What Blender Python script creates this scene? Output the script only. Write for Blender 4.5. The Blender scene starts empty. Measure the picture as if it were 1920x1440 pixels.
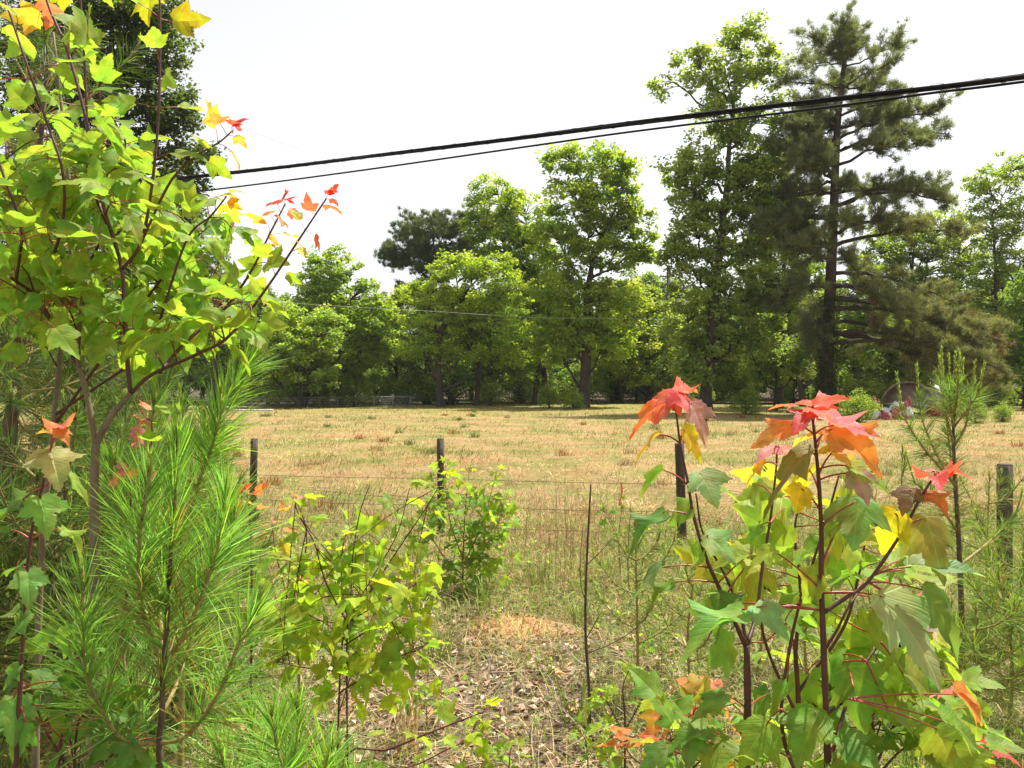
import bpy, math, random
import numpy as np
from mathutils import Matrix, Vector

# ------------------------------------------------------------------ camera, light, exposure
scene = bpy.context.scene
EYE = 1.6
F = 1500.0           # focal length in photo pixels (photo 1920 x 1440)
CX, CY = 960.0, 720.0
SUN_EL, SUN_AZ = 67.0, 52.0      # degrees; azimuth measured from +Y (view direction) to the right

cam_d = bpy.data.cameras.new('camera')
cam = bpy.data.objects.new('camera', cam_d)
scene.collection.objects.link(cam)
cam.location = (0, 0, EYE)
cam.rotation_euler = (math.radians(90), 0, 0)
cam_d.sensor_width = 36.0
cam_d.lens = 36.0 * F / 1920.0
cam_d.clip_start = 0.05
cam_d.clip_end = 3000
scene.camera = cam

world = bpy.data.worlds.new('World')
scene.world = world
world.use_nodes = True
wn = world.node_tree
wn.nodes.clear()
sky = wn.nodes.new('ShaderNodeTexSky')
sky.sky_type = 'NISHITA'
sky.sun_disc = False
sky.sun_elevation = math.radians(SUN_EL)
sky.sun_rotation = math.radians(SUN_AZ)
sky.air_density = 1.0
sky.dust_density = 2.0
sky.ozone_density = 1.0
hs = wn.nodes.new('ShaderNodeHueSaturation')
hs.inputs['Saturation'].default_value = 0.15
bg = wn.nodes.new('ShaderNodeBackground')
bg.inputs['Strength'].default_value = 0.12
wo = wn.nodes.new('ShaderNodeOutputWorld')
wn.links.new(sky.outputs[0], hs.inputs['Color'])
wn.links.new(hs.outputs[0], bg.inputs['Color'])
wn.links.new(bg.outputs[0], wo.inputs[0])

sun_d = bpy.data.lights.new('sun', 'SUN')
sun_d.energy = 5.0
sun_d.angle = math.radians(0.55)
sun_d.color = (1.0, 0.955, 0.88)
sun = bpy.data.objects.new('sun', sun_d)
scene.collection.objects.link(sun)
_el, _az = math.radians(SUN_EL), math.radians(SUN_AZ)
SUNV = Vector((math.sin(_az) * math.cos(_el), math.cos(_az) * math.cos(_el), math.sin(_el)))
sun.rotation_euler = (-SUNV).to_track_quat('-Z', 'Y').to_euler()
sun.location = (20, 60, 80)

vs = scene.view_settings
vs.view_transform = 'Standard'
vs.look = 'None'
vs.exposure = 0.95
vs.gamma = 1.0
scene.cycles.max_bounces = 7
scene.cycles.diffuse_bounces = 3
scene.cycles.glossy_bounces = 2
scene.cycles.transmission_bounces = 4
scene.cycles.volume_bounces = 0

# ------------------------------------------------------------------ helpers
COL = scene.collection
RNG = np.random.default_rng(7)
random.seed(7)


def W(px, py, d):
    """a photo pixel at distance d along the view axis -> world point"""
    return np.array([(px - CX) / F * d, d, EYE + (CY - py) / F * d])


def unit(a):
    a = np.asarray(a, float)
    return a / np.maximum(np.linalg.norm(a, axis=-1, keepdims=True), 1e-9)


def gz(x, y):
    x = np.asarray(x, float); y = np.asarray(y, float)
    far = np.clip((y - 6) / 30, 0, 1)
    z = 0.02 * np.sin(x * 1.7 + 0.6) * np.cos(y * 1.3) + 0.012 * np.sin(x * 4.1 + y * 2.9)
    z = z + far * 0.10 * np.sin(x * 0.11 + 0.8) * np.sin(y * 0.13)
    return z


class MB:
    """collects verts / faces / per-vertex colours, then makes one mesh"""
    def __init__(self):
        self.v = []; self.f = []; self.c = []; self.n = 0

    def add(self, V, Fc, C=None, mat=0):
        V = np.asarray(V, float).reshape(-1, 3)
        Fc = np.asarray(Fc, np.int64)
        if C is None:
            C = np.ones((len(V), 3))
        C = np.asarray(C, float)
        if C.ndim == 1:
            C = np.tile(C, (len(V), 1))
        self.v.append(V); self.c.append(C)
        self.f.append((Fc + self.n, mat)); self.n += len(V)

    def tube(self, pts, rad, sides=6, col=None, mat=0, cap=True):
        P = np.asarray(pts, float)
        n = len(P)
        R = np.asarray(rad, float)
        if R.ndim == 0:
            R = np.full(n, float(R))
        T = np.gradient(P, axis=0) if n > 2 else np.tile(P[1] - P[0], (2, 1))
        T = unit(T)
        ref = np.array([0.3, 0.2, 1.0]) if abs(T[0][2]) < 0.8 else np.array([1.0, 0.3, 0.1])
        A = unit(np.cross(T, ref)); B = np.cross(T, A)
        th = np.linspace(0, 2 * math.pi, sides, endpoint=False)
        V = (P[:, None, :] + R[:, None, None] * (np.cos(th)[None, :, None] * A[:, None, :] + np.sin(th)[None, :, None] * B[:, None, :])).reshape(-1, 3)
        i = np.arange(n - 1)[:, None] * sides; j = np.arange(sides)[None, :]; k = (j + 1) % sides
        Fq = np.stack([i + j, i + k, i + sides + k, i + sides + j], -1).reshape(-1, 4)
        self.add(V, Fq, col, mat)
        if cap:
            base = self.n - len(V)
            self.f.append((np.array([[base + (n - 1) * sides + q for q in range(sides)]]), mat))
            self.f.append((np.array([[base + q for q in range(sides)][::-1]]), mat))

    def mesh(self, name, mats, smooth=True):
        V = np.concatenate(self.v); C = np.concatenate(self.c)
        li, ls, mi = [], [], []
        for Fc, m in self.f:
            li.append(Fc.reshape(-1)); ls.append(np.full(len(Fc), Fc.shape[1])); mi.append(np.full(len(Fc), m))
        li = np.concatenate(li); ls = np.concatenate(ls); mi = np.concatenate(mi)
        me = bpy.data.meshes.new(name)
        me.vertices.add(len(V)); me.vertices.foreach_set('co', V.astype(np.float32).ravel())
        me.loops.add(len(li)); me.loops.foreach_set('vertex_index', li.astype(np.int32))
        me.polygons.add(len(ls))
        st = np.concatenate([[0], np.cumsum(ls)[:-1]])
        me.polygons.foreach_set('loop_start', st.astype(np.int32))
        me.polygons.foreach_set('loop_total', ls.astype(np.int32))
        me.polygons.foreach_set('material_index', mi.astype(np.int32))
        me.polygons.foreach_set('use_smooth', np.full(len(ls), smooth))
        at = me.color_attributes.new('Col', 'FLOAT_COLOR', 'POINT')
        at.data.foreach_set('color', np.concatenate([C, np.ones((len(C), 1))], 1).astype(np.float32).ravel())
        for m in mats:
            me.materials.append(m)
        me.update(calc_edges=True)
        return me

    def obj(self, name, mats, parent=None, smooth=True, kind=None):
        if not isinstance(mats, (list, tuple)):
            mats = [mats]
        o = bpy.data.objects.new(name, self.mesh(name, mats, smooth))
        COL.objects.link(o)
        if parent is not None:
            put(o, parent)
        if kind:
            o['kind'] = kind
        return o


WMAT = {}


def put(o, parent, world=None):
    """parent o so that its world matrix is `world` (identity by default)"""
    o.parent = parent
    pm = WMAT.get(parent.name)
    w = world if world is not None else Matrix.Identity(4)
    o.matrix_parent_inverse = pm.inverted() if pm is not None else Matrix.Identity(4)
    o.matrix_basis = w
    WMAT[o.name] = w
    return o


def thing(name, label, cat, loc=(0, 0, 0), group=None):
    o = bpy.data.objects.new(name, None)
    COL.objects.link(o)
    o.empty_display_size = 0.1
    o.location = tuple(float(q) for q in loc)
    WMAT[o.name] = Matrix.Translation(o.location)
    o['label'] = label; o['category'] = cat
    if group:
        o['group'] = group
    return o


def tag(o, label, cat, group=None):
    o['label'] = label; o['category'] = cat
    if group:
        o['group'] = group
    return o


def bez(p0, p1, p2, n=8):
    t = np.linspace(0, 1, n)[:, None]
    return (1 - t) ** 2 * p0 + 2 * t * (1 - t) * p1 + t ** 2 * p2


def spline(pts, n=20):
    """Catmull-Rom through pts"""
    P = np.asarray(pts, float)
    if len(P) == 2:
        t = np.linspace(0, 1, n)[:, None]
        return P[0] * (1 - t) + P[1] * t
    Q = np.vstack([2 * P[0] - P[1], P, 2 * P[-1] - P[-2]])
    out = []
    m = len(P) - 1
    for u in np.linspace(0, m, n):
        i = min(int(u), m - 1); t = u - i
        a, b, c, d = Q[i], Q[i + 1], Q[i + 2], Q[i + 3]
        out.append(0.5 * ((2 * b) + (-a + c) * t + (2 * a - 5 * b + 4 * c - d) * t * t + (-a + 3 * b - 3 * c + d) * t ** 3))
    return np.array(out)


def jit(c, n, amt=0.15, rng=RNG, vamt=0.18):
    c = np.tile(np.asarray(c, float), (n, 1))
    c *= np.exp(rng.normal(0, vamt, (n, 1)))
    c *= 1 + rng.uniform(-amt, amt, (n, 3))
    return np.clip(c, 0.005, 1)


def cards(mb, P, D, N, L, Wd, col, fold=0.12):
    """rhombic leaf faces"""
    D = unit(D); S = unit(np.cross(D, N)); Nn = np.cross(S, D)
    L = np.asarray(L)[:, None]; Wd = np.asarray(Wd)[:, None]
    n = len(P)
    V = np.stack([P, P + D * L * 0.45 + S * Wd * 0.5 + Nn * L * fold, P + D * L, P + D * L * 0.45 - S * Wd * 0.5 + Nn * L * fold], 1)
    i = np.arange(n)[:, None] * 4
    Fq = np.concatenate([i + np.array([[0, 1, 2]]), i + np.array([[0, 2, 3]])], 0)
    mb.add(V.reshape(-1, 3), Fq, np.repeat(col, 4, 0))


def needles(mb, P, D, L, wd, col, droop=0.12, rng=RNG):
    """thin two-segment ribbons; P base, D direction"""
    n = len(P); D = unit(D)
    S = unit(np.cross(D, rng.normal(size=(n, 3))))
    L = np.asarray(L)[:, None]; wd = np.asarray(wd)[:, None] * 0.5
    bend = rng.normal(0, 0.09, (n, 3)); bend[:, 2] -= droop
    M = P + D * L * 0.5 + bend * L * 0.22
    T = P + D * L * 0.97 + bend * L * 0.9
    V = np.stack([P - S * wd, P + S * wd, M - S * wd, M + S * wd, T], 1)
    i = np.arange(n)[:, None] * 5
    Ft = np.concatenate([i + np.array([[0, 1, 3]]), i + np.array([[0, 3, 2]]), i + np.array([[2, 3, 4]])], 0)
    mb.add(V.reshape(-1, 3), Ft, np.repeat(col, 5, 0))


def sphere_dirs(n, rng=RNG):
    return unit(rng.normal(size=(n, 3)))


# ------------------------------------------------------------------ materials
def new_mat(name):
    m = bpy.data.materials.new(name); m.use_nodes = True
    nt = m.node_tree; nt.nodes.clear()
    out = nt.nodes.new('ShaderNodeOutputMaterial')
    return m, nt, out


def N_(nt, t, **kw):
    n = nt.nodes.new(t)
    for k, v in kw.items():
        setattr(n, k, v)
    return n


def math_(nt, op, a, b=None):
    n = nt.nodes.new('ShaderNodeMath'); n.operation = op
    for i, q in enumerate((a, b)):
        if q is None:
            continue
        if isinstance(q, (int, float)):
            n.inputs[i].default_value = q
        else:
            nt.links.new(q, n.inputs[i])
    return n.outputs[0]


def mixc(nt, fac, a, b, mode='MIX'):
    n = nt.nodes.new('ShaderNodeMix'); n.data_type = 'RGBA'; n.blend_type = mode
    for s, q in ((n.inputs[0], fac), (n.inputs[6], a), (n.inputs[7], b)):
        if isinstance(q, (int, float)):
            s.default_value = q
        elif isinstance(q, tuple):
            s.default_value = (*q, 1)
        else:
            nt.links.new(q, s)
    return n.outputs[2]


def foliage_mat(name, source, trans=0.4, rough=0.45, spec=0.35, tmul=(1.25, 1.15, 0.55), veins=False, tgain=1.0):
    m, nt, out = new_mat(name)
    if source == 'obj':
        col = N_(nt, 'ShaderNodeObjectInfo').outputs['Color']
    else:
        a = N_(nt, 'ShaderNodeAttribute'); a.attribute_name = 'Col'; col = a.outputs['Color']
    bump = None
    if veins:
        tc = N_(nt, 'ShaderNodeTexCoord')
        sp = N_(nt, 'ShaderNodeSeparateXYZ'); nt.links.new(tc.outputs['Object'], sp.inputs[0])
        ax = math_(nt, 'ABSOLUTE', sp.outputs[0]); y = sp.outputs[1]
        r = math_(nt, 'SQRT', math_(nt, 'ADD', math_(nt, 'MULTIPLY', ax, ax), math_(nt, 'MULTIPLY', y, y)))
        an = math_(nt, 'ARCTAN2', ax, y)
        ds = []
        for k in (0.0, 0.86, 1.42):
            ds.append(math_(nt, 'MULTIPLY', math_(nt, 'ABSOLUTE', math_(nt, 'SINE', math_(nt, 'SUBTRACT', an, k))), r))
        dmin = math_(nt, 'MINIMUM', math_(nt, 'MINIMUM', ds[0], ds[1]), ds[2])
        mr = N_(nt, 'ShaderNodeMapRange'); mr.inputs[1].default_value = 0.004; mr.inputs[2].default_value = 0.013
        mr.inputs[3].default_value = 1.0; mr.inputs[4].default_value = 0.0
        nt.links.new(dmin, mr.inputs[0])
        v1 = mr.outputs[0]
        # side veins
        w = math_(nt, 'SINE', math_(nt, 'MULTIPLY', math_(nt, 'SUBTRACT', y, math_(nt, 'MULTIPLY', ax, 0.95)), 62.0))
        w2 = math_(nt, 'POWER', math_(nt, 'MAXIMUM', w, 0.0), 6.0)
        noi = N_(nt, 'ShaderNodeTexNoise'); noi.inputs['Scale'].default_value = 3.2; noi.inputs['Detail'].default_value = 4
        nt.links.new(tc.outputs['Object'], noi.inputs['Vector'])
        f1 = math_(nt, 'MULTIPLY', v1, 0.42)
        f2 = math_(nt, 'MULTIPLY', w2, 0.10)
        light = mixc(nt, 1.0, col, (1.5, 1.45, 1.7), 'MULTIPLY')
        hsn = N_(nt, 'ShaderNodeMapRange'); hsn.inputs[1].default_value = 0.3; hsn.inputs[2].default_value = 0.7
        hsn.inputs[3].default_value = 0.72; hsn.inputs[4].default_value = 1.22
        nt.links.new(noi.outputs[0], hsn.inputs[0])
        cc = N_(nt, 'ShaderNodeCombineColor')
        for q in range(3):
            nt.links.new(hsn.outputs[0], cc.inputs[q])
        cvar = mixc(nt, 1.0, col, cc.outputs[0], 'MULTIPLY')
        n3 = N_(nt, 'ShaderNodeTexNoise'); n3.inputs['Scale'].default_value = 1.7; n3.inputs['Detail'].default_value = 3
        oi = N_(nt, 'ShaderNodeObjectInfo')
        va = N_(nt, 'ShaderNodeVectorMath'); va.operation = 'ADD'
        nt.links.new(tc.outputs['Object'], va.inputs[0])
        rv = N_(nt, 'ShaderNodeCombineXYZ')
        for q in range(3):
            nt.links.new(math_(nt, 'MULTIPLY', oi.outputs['Random'], 40.0 + 13 * q), rv.inputs[q])
        nt.links.new(rv.outputs[0], va.inputs[1]); nt.links.new(va.outputs[0], n3.inputs['Vector']); nt.links.new(va.outputs[0], noi.inputs['Vector'])
        hm = N_(nt, 'ShaderNodeMapRange'); hm.inputs[1].default_value = 0.38; hm.inputs[2].default_value = 0.62
        nt.links.new(n3.outputs[0], hm.inputs[0])
        cvar = mixc(nt, 1.0, cvar, mixc(nt, hm.outputs[0], (1.12, .9, .9), (.86, 1.08, 1.0)), 'MULTIPLY')
        spots = N_(nt, 'ShaderNodeTexVoronoi'); spots.inputs['Scale'].default_value = 11
        nt.links.new(va.outputs[0], spots.inputs['Vector'])
        sm = N_(nt, 'ShaderNodeMapRange'); sm.inputs[1].default_value = 0.05; sm.inputs[2].default_value = 0.09
        sm.inputs[3].default_value = 0.35; sm.inputs[4].default_value = 0.0
        nt.links.new(spots.outputs['Distance'], sm.inputs[0])
        cvar = mixc(nt, sm.outputs[0], cvar, (0.09, 0.05, 0.02))
        col2 = mixc(nt, math_(nt, 'MAXIMUM', f1, f2), cvar, light)
        bp = N_(nt, 'ShaderNodeBump'); bp.inputs['Strength'].default_value = 0.28; bp.inputs['Distance'].default_value = 0.02
        hgt = math_(nt, 'SUBTRACT', math_(nt, 'MULTIPLY', noi.outputs[0], 0.5), math_(nt, 'ADD', math_(nt, 'MULTIPLY', v1, 0.5), math_(nt, 'MULTIPLY', w2, 0.1)))
        nt.links.new(hgt, bp.inputs['Height'])
        bump = bp.outputs[0]
        col = col2
    p = N_(nt, 'ShaderNodeBsdfPrincipled')
    nt.links.new(col, p.inputs['Base Color'])
    p.inputs['Roughness'].default_value = rough
    p.inputs['Specular IOR Level'].default_value = spec
    t = N_(nt, 'ShaderNodeBsdfTranslucent')
    nt.links.new(mixc(nt, 1.0, col, tuple(q * tgain for q in tmul), 'MULTIPLY'), t.inputs['Color'])
    if bump is not None:
        nt.links.new(bump, p.inputs['Normal'])
    mx = N_(nt, 'ShaderNodeMixShader'); mx.inputs[0].default_value = trans
    nt.links.new(p.outputs[0], mx.inputs[1]); nt.links.new(t.outputs[0], mx.inputs[2])
    nt.links.new(mx.outputs[0], out.inputs[0])
    return m


def solid_mat(name, c1, c2, scale=8.0, rough=0.8, bump=0.4, stretch=(1, 1, 1), spec=0.3, metal=0.0, detail=6, c3=None):
    m, nt, out = new_mat(name)
    tc = N_(nt, 'ShaderNodeTexCoord')
    mp = N_(nt, 'ShaderNodeMapping'); mp.inputs['Scale'].default_value = stretch
    nt.links.new(tc.outputs['Object'], mp.inputs[0])
    n1 = N_(nt, 'ShaderNodeTexNoise'); n1.inputs['Scale'].default_value = scale; n1.inputs['Detail'].default_value = detail
    n1.inputs['Roughness'].default_value = 0.65
    nt.links.new(mp.outputs[0], n1.inputs['Vector'])
    r = N_(nt, 'ShaderNodeMapRange'); r.inputs[1].default_value = 0.33; r.inputs[2].default_value = 0.67
    nt.links.new(n1.outputs[0], r.inputs[0])
    col = mixc(nt, r.outputs[0], c1, c2)
    if c3 is not None:
        n2 = N_(nt, 'ShaderNodeTexNoise'); n2.inputs['Scale'].default_value = scale * 0.3; n2.inputs['Detail'].default_value = 5
        nt.links.new(mp.outputs[0], n2.inputs['Vector'])
        r2 = N_(nt, 'ShaderNodeMapRange'); r2.inputs[1].default_value = 0.48; r2.inputs[2].default_value = 0.62
        nt.links.new(n2.outputs[0], r2.inputs[0])
        col = mixc(nt, r2.outputs[0], col, c3)
    p = N_(nt, 'ShaderNodeBsdfPrincipled')
    nt.links.new(col, p.inputs['Base Color'])
    p.inputs['Roughness'].default_value = rough; p.inputs['Metallic'].default_value = metal
    p.inputs['Specular IOR Level'].default_value = spec
    b = N_(nt, 'ShaderNodeBump'); b.inputs['Strength'].default_value = bump; b.inputs['Distance'].default_value = 0.02
    nt.links.new(n1.outputs[0], b.inputs['Height']); nt.links.new(b.outputs[0], p.inputs['Normal'])
    nt.links.new(p.outputs[0], out.inputs[0])
    return m


M = {}
M['maple_leaf'] = foliage_mat('maple_leaf', 'obj', trans=0.55, rough=0.5, spec=0.28, tmul=(1.5, 1.5, 0.8), veins=True)
M['tree_leaf'] = foliage_mat('tree_leaf', 'attr', trans=0.55, rough=0.5, spec=0.3, tmul=(1.85, 1.7, 0.75))
M['needle'] = foliage_mat('needle', 'attr', trans=0.42, rough=0.5, spec=0.3, tmul=(1.65, 1.65, 0.6))
M['dry'] = foliage_mat('dry', 'attr', trans=0.22, rough=0.7, spec=0.2, tmul=(1.05, 1.0, 0.8))
M['stalk'] = solid_mat('stalk', (0.24, 0.03, 0.018), (0.36, 0.06, 0.03), 30, 0.4, 0.1, spec=0.5)
M['stem'] = solid_mat('stem', (0.06, 0.022, 0.016), (0.115, 0.042, 0.028), 25, 0.5, 0.2, spec=0.4)
M['twig_dark'] = solid_mat('twig_dark', (0.055, 0.035, 0.025), (0.11, 0.075, 0.05), 40, 0.75, 0.3)
M['bark_young'] = solid_mat('bark_young', (0.14, 0.10, 0.055), (0.23, 0.18, 0.11), 45, 0.7, 0.3, (1, 1, 0.4))
M['pine_shoot'] = solid_mat('pine_shoot', (0.22, 0.17, 0.05), (0.36, 0.30, 0.10), 60, 0.7, 0.5)
M['pine_bark'] = solid_mat('pine_bark', (0.03, 0.024, 0.018), (0.085, 0.062, 0.046), 14, 0.85, 0.9, (1, 1, 0.35))
M['sapling_bark'] = solid_mat('sapling_bark', (0.07, 0.045, 0.03), (0.17, 0.11, 0.07), 40, 0.85, 0.6, (1, 1, 0.5))
M['bark'] = solid_mat('bark', (0.035, 0.03, 0.024), (0.085, 0.07, 0.055), 6, 0.9, 0.9, (1, 1, 0.25))
M['post'] = solid_mat('post', (0.045, 0.034, 0.024), (0.13, 0.105, 0.078), 30, 0.9, 0.6, (1, 1, 0.12), c3=(0.06, 0.052, 0.036), spec=.15)
M['cable'] = solid_mat('cable', (0.008, 0.008, 0.011), (0.016, 0.015, 0.02), 20, 0.8, 0.1, spec=0.2)
M['wire_old'] = solid_mat('wire_old', (0.10, 0.06, 0.04), (0.18, 0.12, 0.09), 80, 0.7, 0.1)
M['wire_pale'] = solid_mat('wire_pale', (0.45, 0.46, 0.46), (0.6, 0.6, 0.6), 3, 0.35, 0.05, metal=0.3)
M['wire_dull'] = solid_mat('wire_dull', (0.30, 0.31, 0.31), (0.38, 0.38, 0.38), 3, 0.8, 0.05)
M['galv'] = solid_mat('galv', (0.42, 0.42, 0.41), (0.58, 0.58, 0.56), 3, 0.5, 0.2, metal=0.3, c3=(0.22, 0.16, 0.11))
M['rust'] = solid_mat('rust', (0.30, 0.24, 0.20), (0.42, 0.36, 0.31), 2.5, 0.8, 0.4, c3=(0.28, 0.18, 0.12))
M['red_sheet'] = solid_mat('red_sheet', (0.24, 0.03, 0.04), (0.34, 0.09, 0.10), 4, 0.5, 0.4)
M['white_sheet'] = solid_mat('white_sheet', (0.42, 0.43, 0.46), (0.6, 0.6, 0.62), 4, 0.5, 0.4)
M['sand'] = solid_mat('sand', (0.40, 0.215, 0.09), (0.50, 0.29, 0.125), 22, 0.95, 0.9, detail=10, c3=(0.30, 0.19, 0.095))
M['ribbon'] = solid_mat('ribbon', (0.75, 0.12, 0.03), (0.8, 0.16, 0.05), 6, 0.5, 0.1)


def ground_mat():
    m, nt, out = new_mat('field_ground')
    tc = N_(nt, 'ShaderNodeTexCoord')
    sp = N_(nt, 'ShaderNodeSeparateXYZ'); nt.links.new(tc.outputs['Object'], sp.inputs[0])

    def noise(s, det=6, rough=0.6, sc=(1, 1, 1)):
        mp = N_(nt, 'ShaderNodeMapping'); mp.inputs['Scale'].default_value = sc
        nt.links.new(tc.outputs['Object'], mp.inputs[0])
        n = N_(nt, 'ShaderNodeTexNoise'); n.inputs['Scale'].default_value = s; n.inputs['Detail'].default_value = det
        n.inputs['Roughness'].default_value = rough
        nt.links.new(mp.outputs[0], n.inputs['Vector'])
        return n.outputs[0]

    def rng_(v, a, b, lo=0.0, hi=1.0):
        r = N_(nt, 'ShaderNodeMapRange'); r.inputs[1].default_value = a; r.inputs[2].default_value = b
        r.inputs[3].default_value = lo; r.inputs[4].default_value = hi
        nt.links.new(v, r.inputs[0]); return r.outputs[0]
    straw = mixc(nt, rng_(noise(9, 8, 0.75), 0.3, 0.7), (0.21, 0.13, 0.055), (0.40, 0.285, 0.135))
    c = mixc(nt, rng_(noise(0.5, 6, 0.75), 0.45, 0.58), straw, (0.16, 0.17, 0.045))      # green growing through
    c = mixc(nt, rng_(noise(0.7, 7, 0.75, (0.8, 1.4, 1)), 0.56, 0.68), c, (0.27, 0.14, 0.055))  # reddish thatch
    c = mixc(nt, rng_(noise(2.4, 7, 0.75), 0.6, 0.72), c, (0.11, 0.07, 0.035))
    litter = mixc(nt, rng_(noise(26, 8, 0.8), 0.35, 0.65), (0.075, 0.055, 0.036), (0.32, 0.245, 0.165))
    lit = math_(nt, 'ADD', sp.outputs[1], math_(nt, 'MULTIPLY', noise(1.1, 4), 2.4))
    c = mixc(nt, rng_(lit, 5.4, 6.8), litter, mixc(nt, rng_(sp.outputs[1], 8.0, 9.5, .5, 0.0), c, (0.17, 0.145, 0.055)))
    # short green turf close to the trees at the far side
    farn = math_(nt, 'ADD', sp.outputs[1], math_(nt, 'MULTIPLY', noise(0.15, 5), 22.0))
    c = mixc(nt, rng_(farn, 50, 60, 0, 0.75), c, mixc(nt, rng_(noise(1.6, 6), 0.35, 0.65), (0.15, 0.16, 0.035), (0.27, 0.225, 0.07)))
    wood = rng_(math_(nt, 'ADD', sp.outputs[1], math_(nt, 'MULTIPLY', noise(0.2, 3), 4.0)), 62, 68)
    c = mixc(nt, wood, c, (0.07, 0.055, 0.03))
    p = N_(nt, 'ShaderNodeBsdfPrincipled'); p.inputs['Roughness'].default_value = 0.95
    p.inputs['Specular IOR Level'].default_value = 0.1
    nt.links.new(c, p.inputs['Base Color'])
    b = N_(nt, 'ShaderNodeBump'); b.inputs['Strength'].default_value = 0.9; b.inputs['Distance'].default_value = 0.06
    nt.links.new(noise(13, 8, 0.75), b.inputs['Height']); nt.links.new(b.outputs[0], p.inputs['Normal'])
    nt.links.new(p.outputs[0], out.inputs[0])
    return m


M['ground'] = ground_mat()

# ------------------------------------------------------------------ ground
def make_ground():
    u = np.linspace(-1, 1, 161)
    xs = np.sign(u) * (np.abs(u) ** 3.2) * 900
    v = np.linspace(0, 1, 200)
    ys = -60 + (v ** 3.0) * 1500 + v * 80
    X, Y = np.meshgrid(xs, ys)
    Z = gz(X, Y)
    V = np.stack([X, Y, Z], -1).reshape(-1, 3)
    nx = len(xs); ny = len(ys)
    i = (np.arange(ny - 1)[:, None] * nx + np.arange(nx - 1)[None, :]).reshape(-1)
    Fq = np.stack([i, i + 1, i + 1 + nx, i + nx], -1)
    mb = MB(); mb.add(V, Fq)
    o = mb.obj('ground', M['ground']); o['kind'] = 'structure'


make_ground()

# ------------------------------------------------------------------ leaf meshes
MAPLE = [(0, 0), (.09, -.045), (.19, -.05), (.25, .01), (.33, .03), (.32, .09), (.38, .15), (.39, .22), (.46, .27), (.47, .34), (.56, .46),
         (.46, .45), (.42, .49), (.35, .46), (.29, .50), (.22, .48), (.24, .56), (.21, .60), (.23, .66), (.17, .71), (.17, .77), (.10, .83), (.08, .90), (0, 1.0)]
MAPLE_S = [(0, 0), (.2, -.05), (.34, .05), (.39, .2), (.56, .46), (.38, .46), (.22, .48), (.23, .64), (.12, .8), (0, 1.0)]
GUM = [(0, 0), (.12, .05), (.46, -.06), (.22, .26), (.34, .36), (.64, .5), (.2, .52), (.17, .68), (0, 1.0)]
OVATE = [(0, 0), (.12, .06), (.24, .22), (.28, .4), (.24, .6), (.14, .8), (0, 1.0)]


def leaf_mesh(name, outline, fold, droop, wave, lobe, seed, petiole=None, side=1.0):
    rng = np.random.default_rng(seed)
    O = np.array(outline, float)
    n = len(O)
    mb = MB()
    ph = rng.uniform(0, 6)
    asym = rng.uniform(0.88, 1.1, 2)

    def z(x, y):
        return fold * abs(x) - droop * y * y + wave * 1.3 * math.sin(7 * y + ph) * abs(x) - lobe * 1.3 * x * x + .5 * wave * math.sin(4 * x + 3 * y + ph * 2) * y - .25 * max(0, y - .72) ** 1.5 + 0.02 * math.sin(9 * x + 5 * y + ph)
    for s, a in ((1, asym[0]), (-1, asym[1])):
        J = rng.normal(0, 0.012, (n, 2)); J[0] = J[-1] = 0
        Q = O * np.array([a * s * side, 1]) + J
        ks, vs_ = {24: ([0, 10, 15, 23], [0, .22, .40, 1]), 10: ([0, 4, 6, 9], [0, .22, .4, 1]), 9: ([0, 2, 3, 5, 6, 8], [0, .05, .15, .28, .42, 1])}.get(n, ([0, n - 1], [0, 1]))
        ts = np.interp(np.arange(n), ks, vs_)
        V = []
        for k in range(n):
            sx, sy = 0.0, ts[k] * 0.999
            ox, oy = Q[k]
            for w in (0.0, 0.55, 1.0):
                x = sx + (ox - sx) * w; y = sy + (oy - sy) * w
                V.append((x, y, z(x, y)))
        Fc = []
        for k in range(n - 1):
            for w in (0, 1):
                a0 = k * 3 + w
                q = [a0, a0 + 1, a0 + 4, a0 + 3]
                Fc.append(q if s > 0 else q[::-1])
        mb.add(V, Fc)
    pe = None
    if petiole:
        L, drop = petiole
        pe = np.array([0, -L, -drop])
        mb.tube(bez(np.array([0, 0.0, 0.0]), np.array([0, -L * 0.5, drop * 0.05]), pe, 5), np.linspace(0.011, 0.016, 5), 4, None, 1)
    me = mb.mesh(name, [M['maple_leaf'], M['stalk']])
    return me, pe


BLADES = [leaf_mesh('maple_blade', MAPLE, f, d, w, l, 10 + k, None, sd)[0] for k, (f, d, w, l, sd) in enumerate(
    [(.18, .18, .10, .25, 1.0), (.30, .10, .16, .30, .95), (-.12, .30, .12, .20, 1.05), (.40, .22, .08, .45, .9), (.08, .35, .2, .35, 1.0), (.22, .05, .25, .1, 1.1)])]
LEAVES = [leaf_mesh('maple_leaf', MAPLE, f, d, w, l, 30 + k, p, 1.0) for k, (f, d, w, l, p) in enumerate(
    [(.18, .22, .10, .25, (.6, .25)), (.30, .15, .16, .30, (.7, .1)), (-.10, .35, .12, .20, (.5, .35)), (.35, .28, .08, .45, (.65, .2)), (.1, .42, .2, .3, (.55, .3)), (.2, .08, .22, .1, (.75, .15))])]
LEAVES_S = [leaf_mesh('small_maple_leaf', MAPLE_S, f, d, w, l, 50 + k, p, 1.0) for k, (f, d, w, l, p) in enumerate(
    [(.18, .22, .10, .25, (.6, .25)), (.32, .15, .16, .30, (.7, .1)), (-.10, .35, .12, .20, (.5, .35)), (.2, .08, .22, .1, (.75, .15))])]
GUMS = [leaf_mesh('star_leaf', GUM, f, d, w, l, 70 + k, p, 1.0) for k, (f, d, w, l, p) in enumerate(
    [(.15, .2, .10, .2, (.6, .25)), (.28, .12, .14, .30, (.7, .1)), (-.1, .3, .1, .2, (.5, .3))])]
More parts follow.
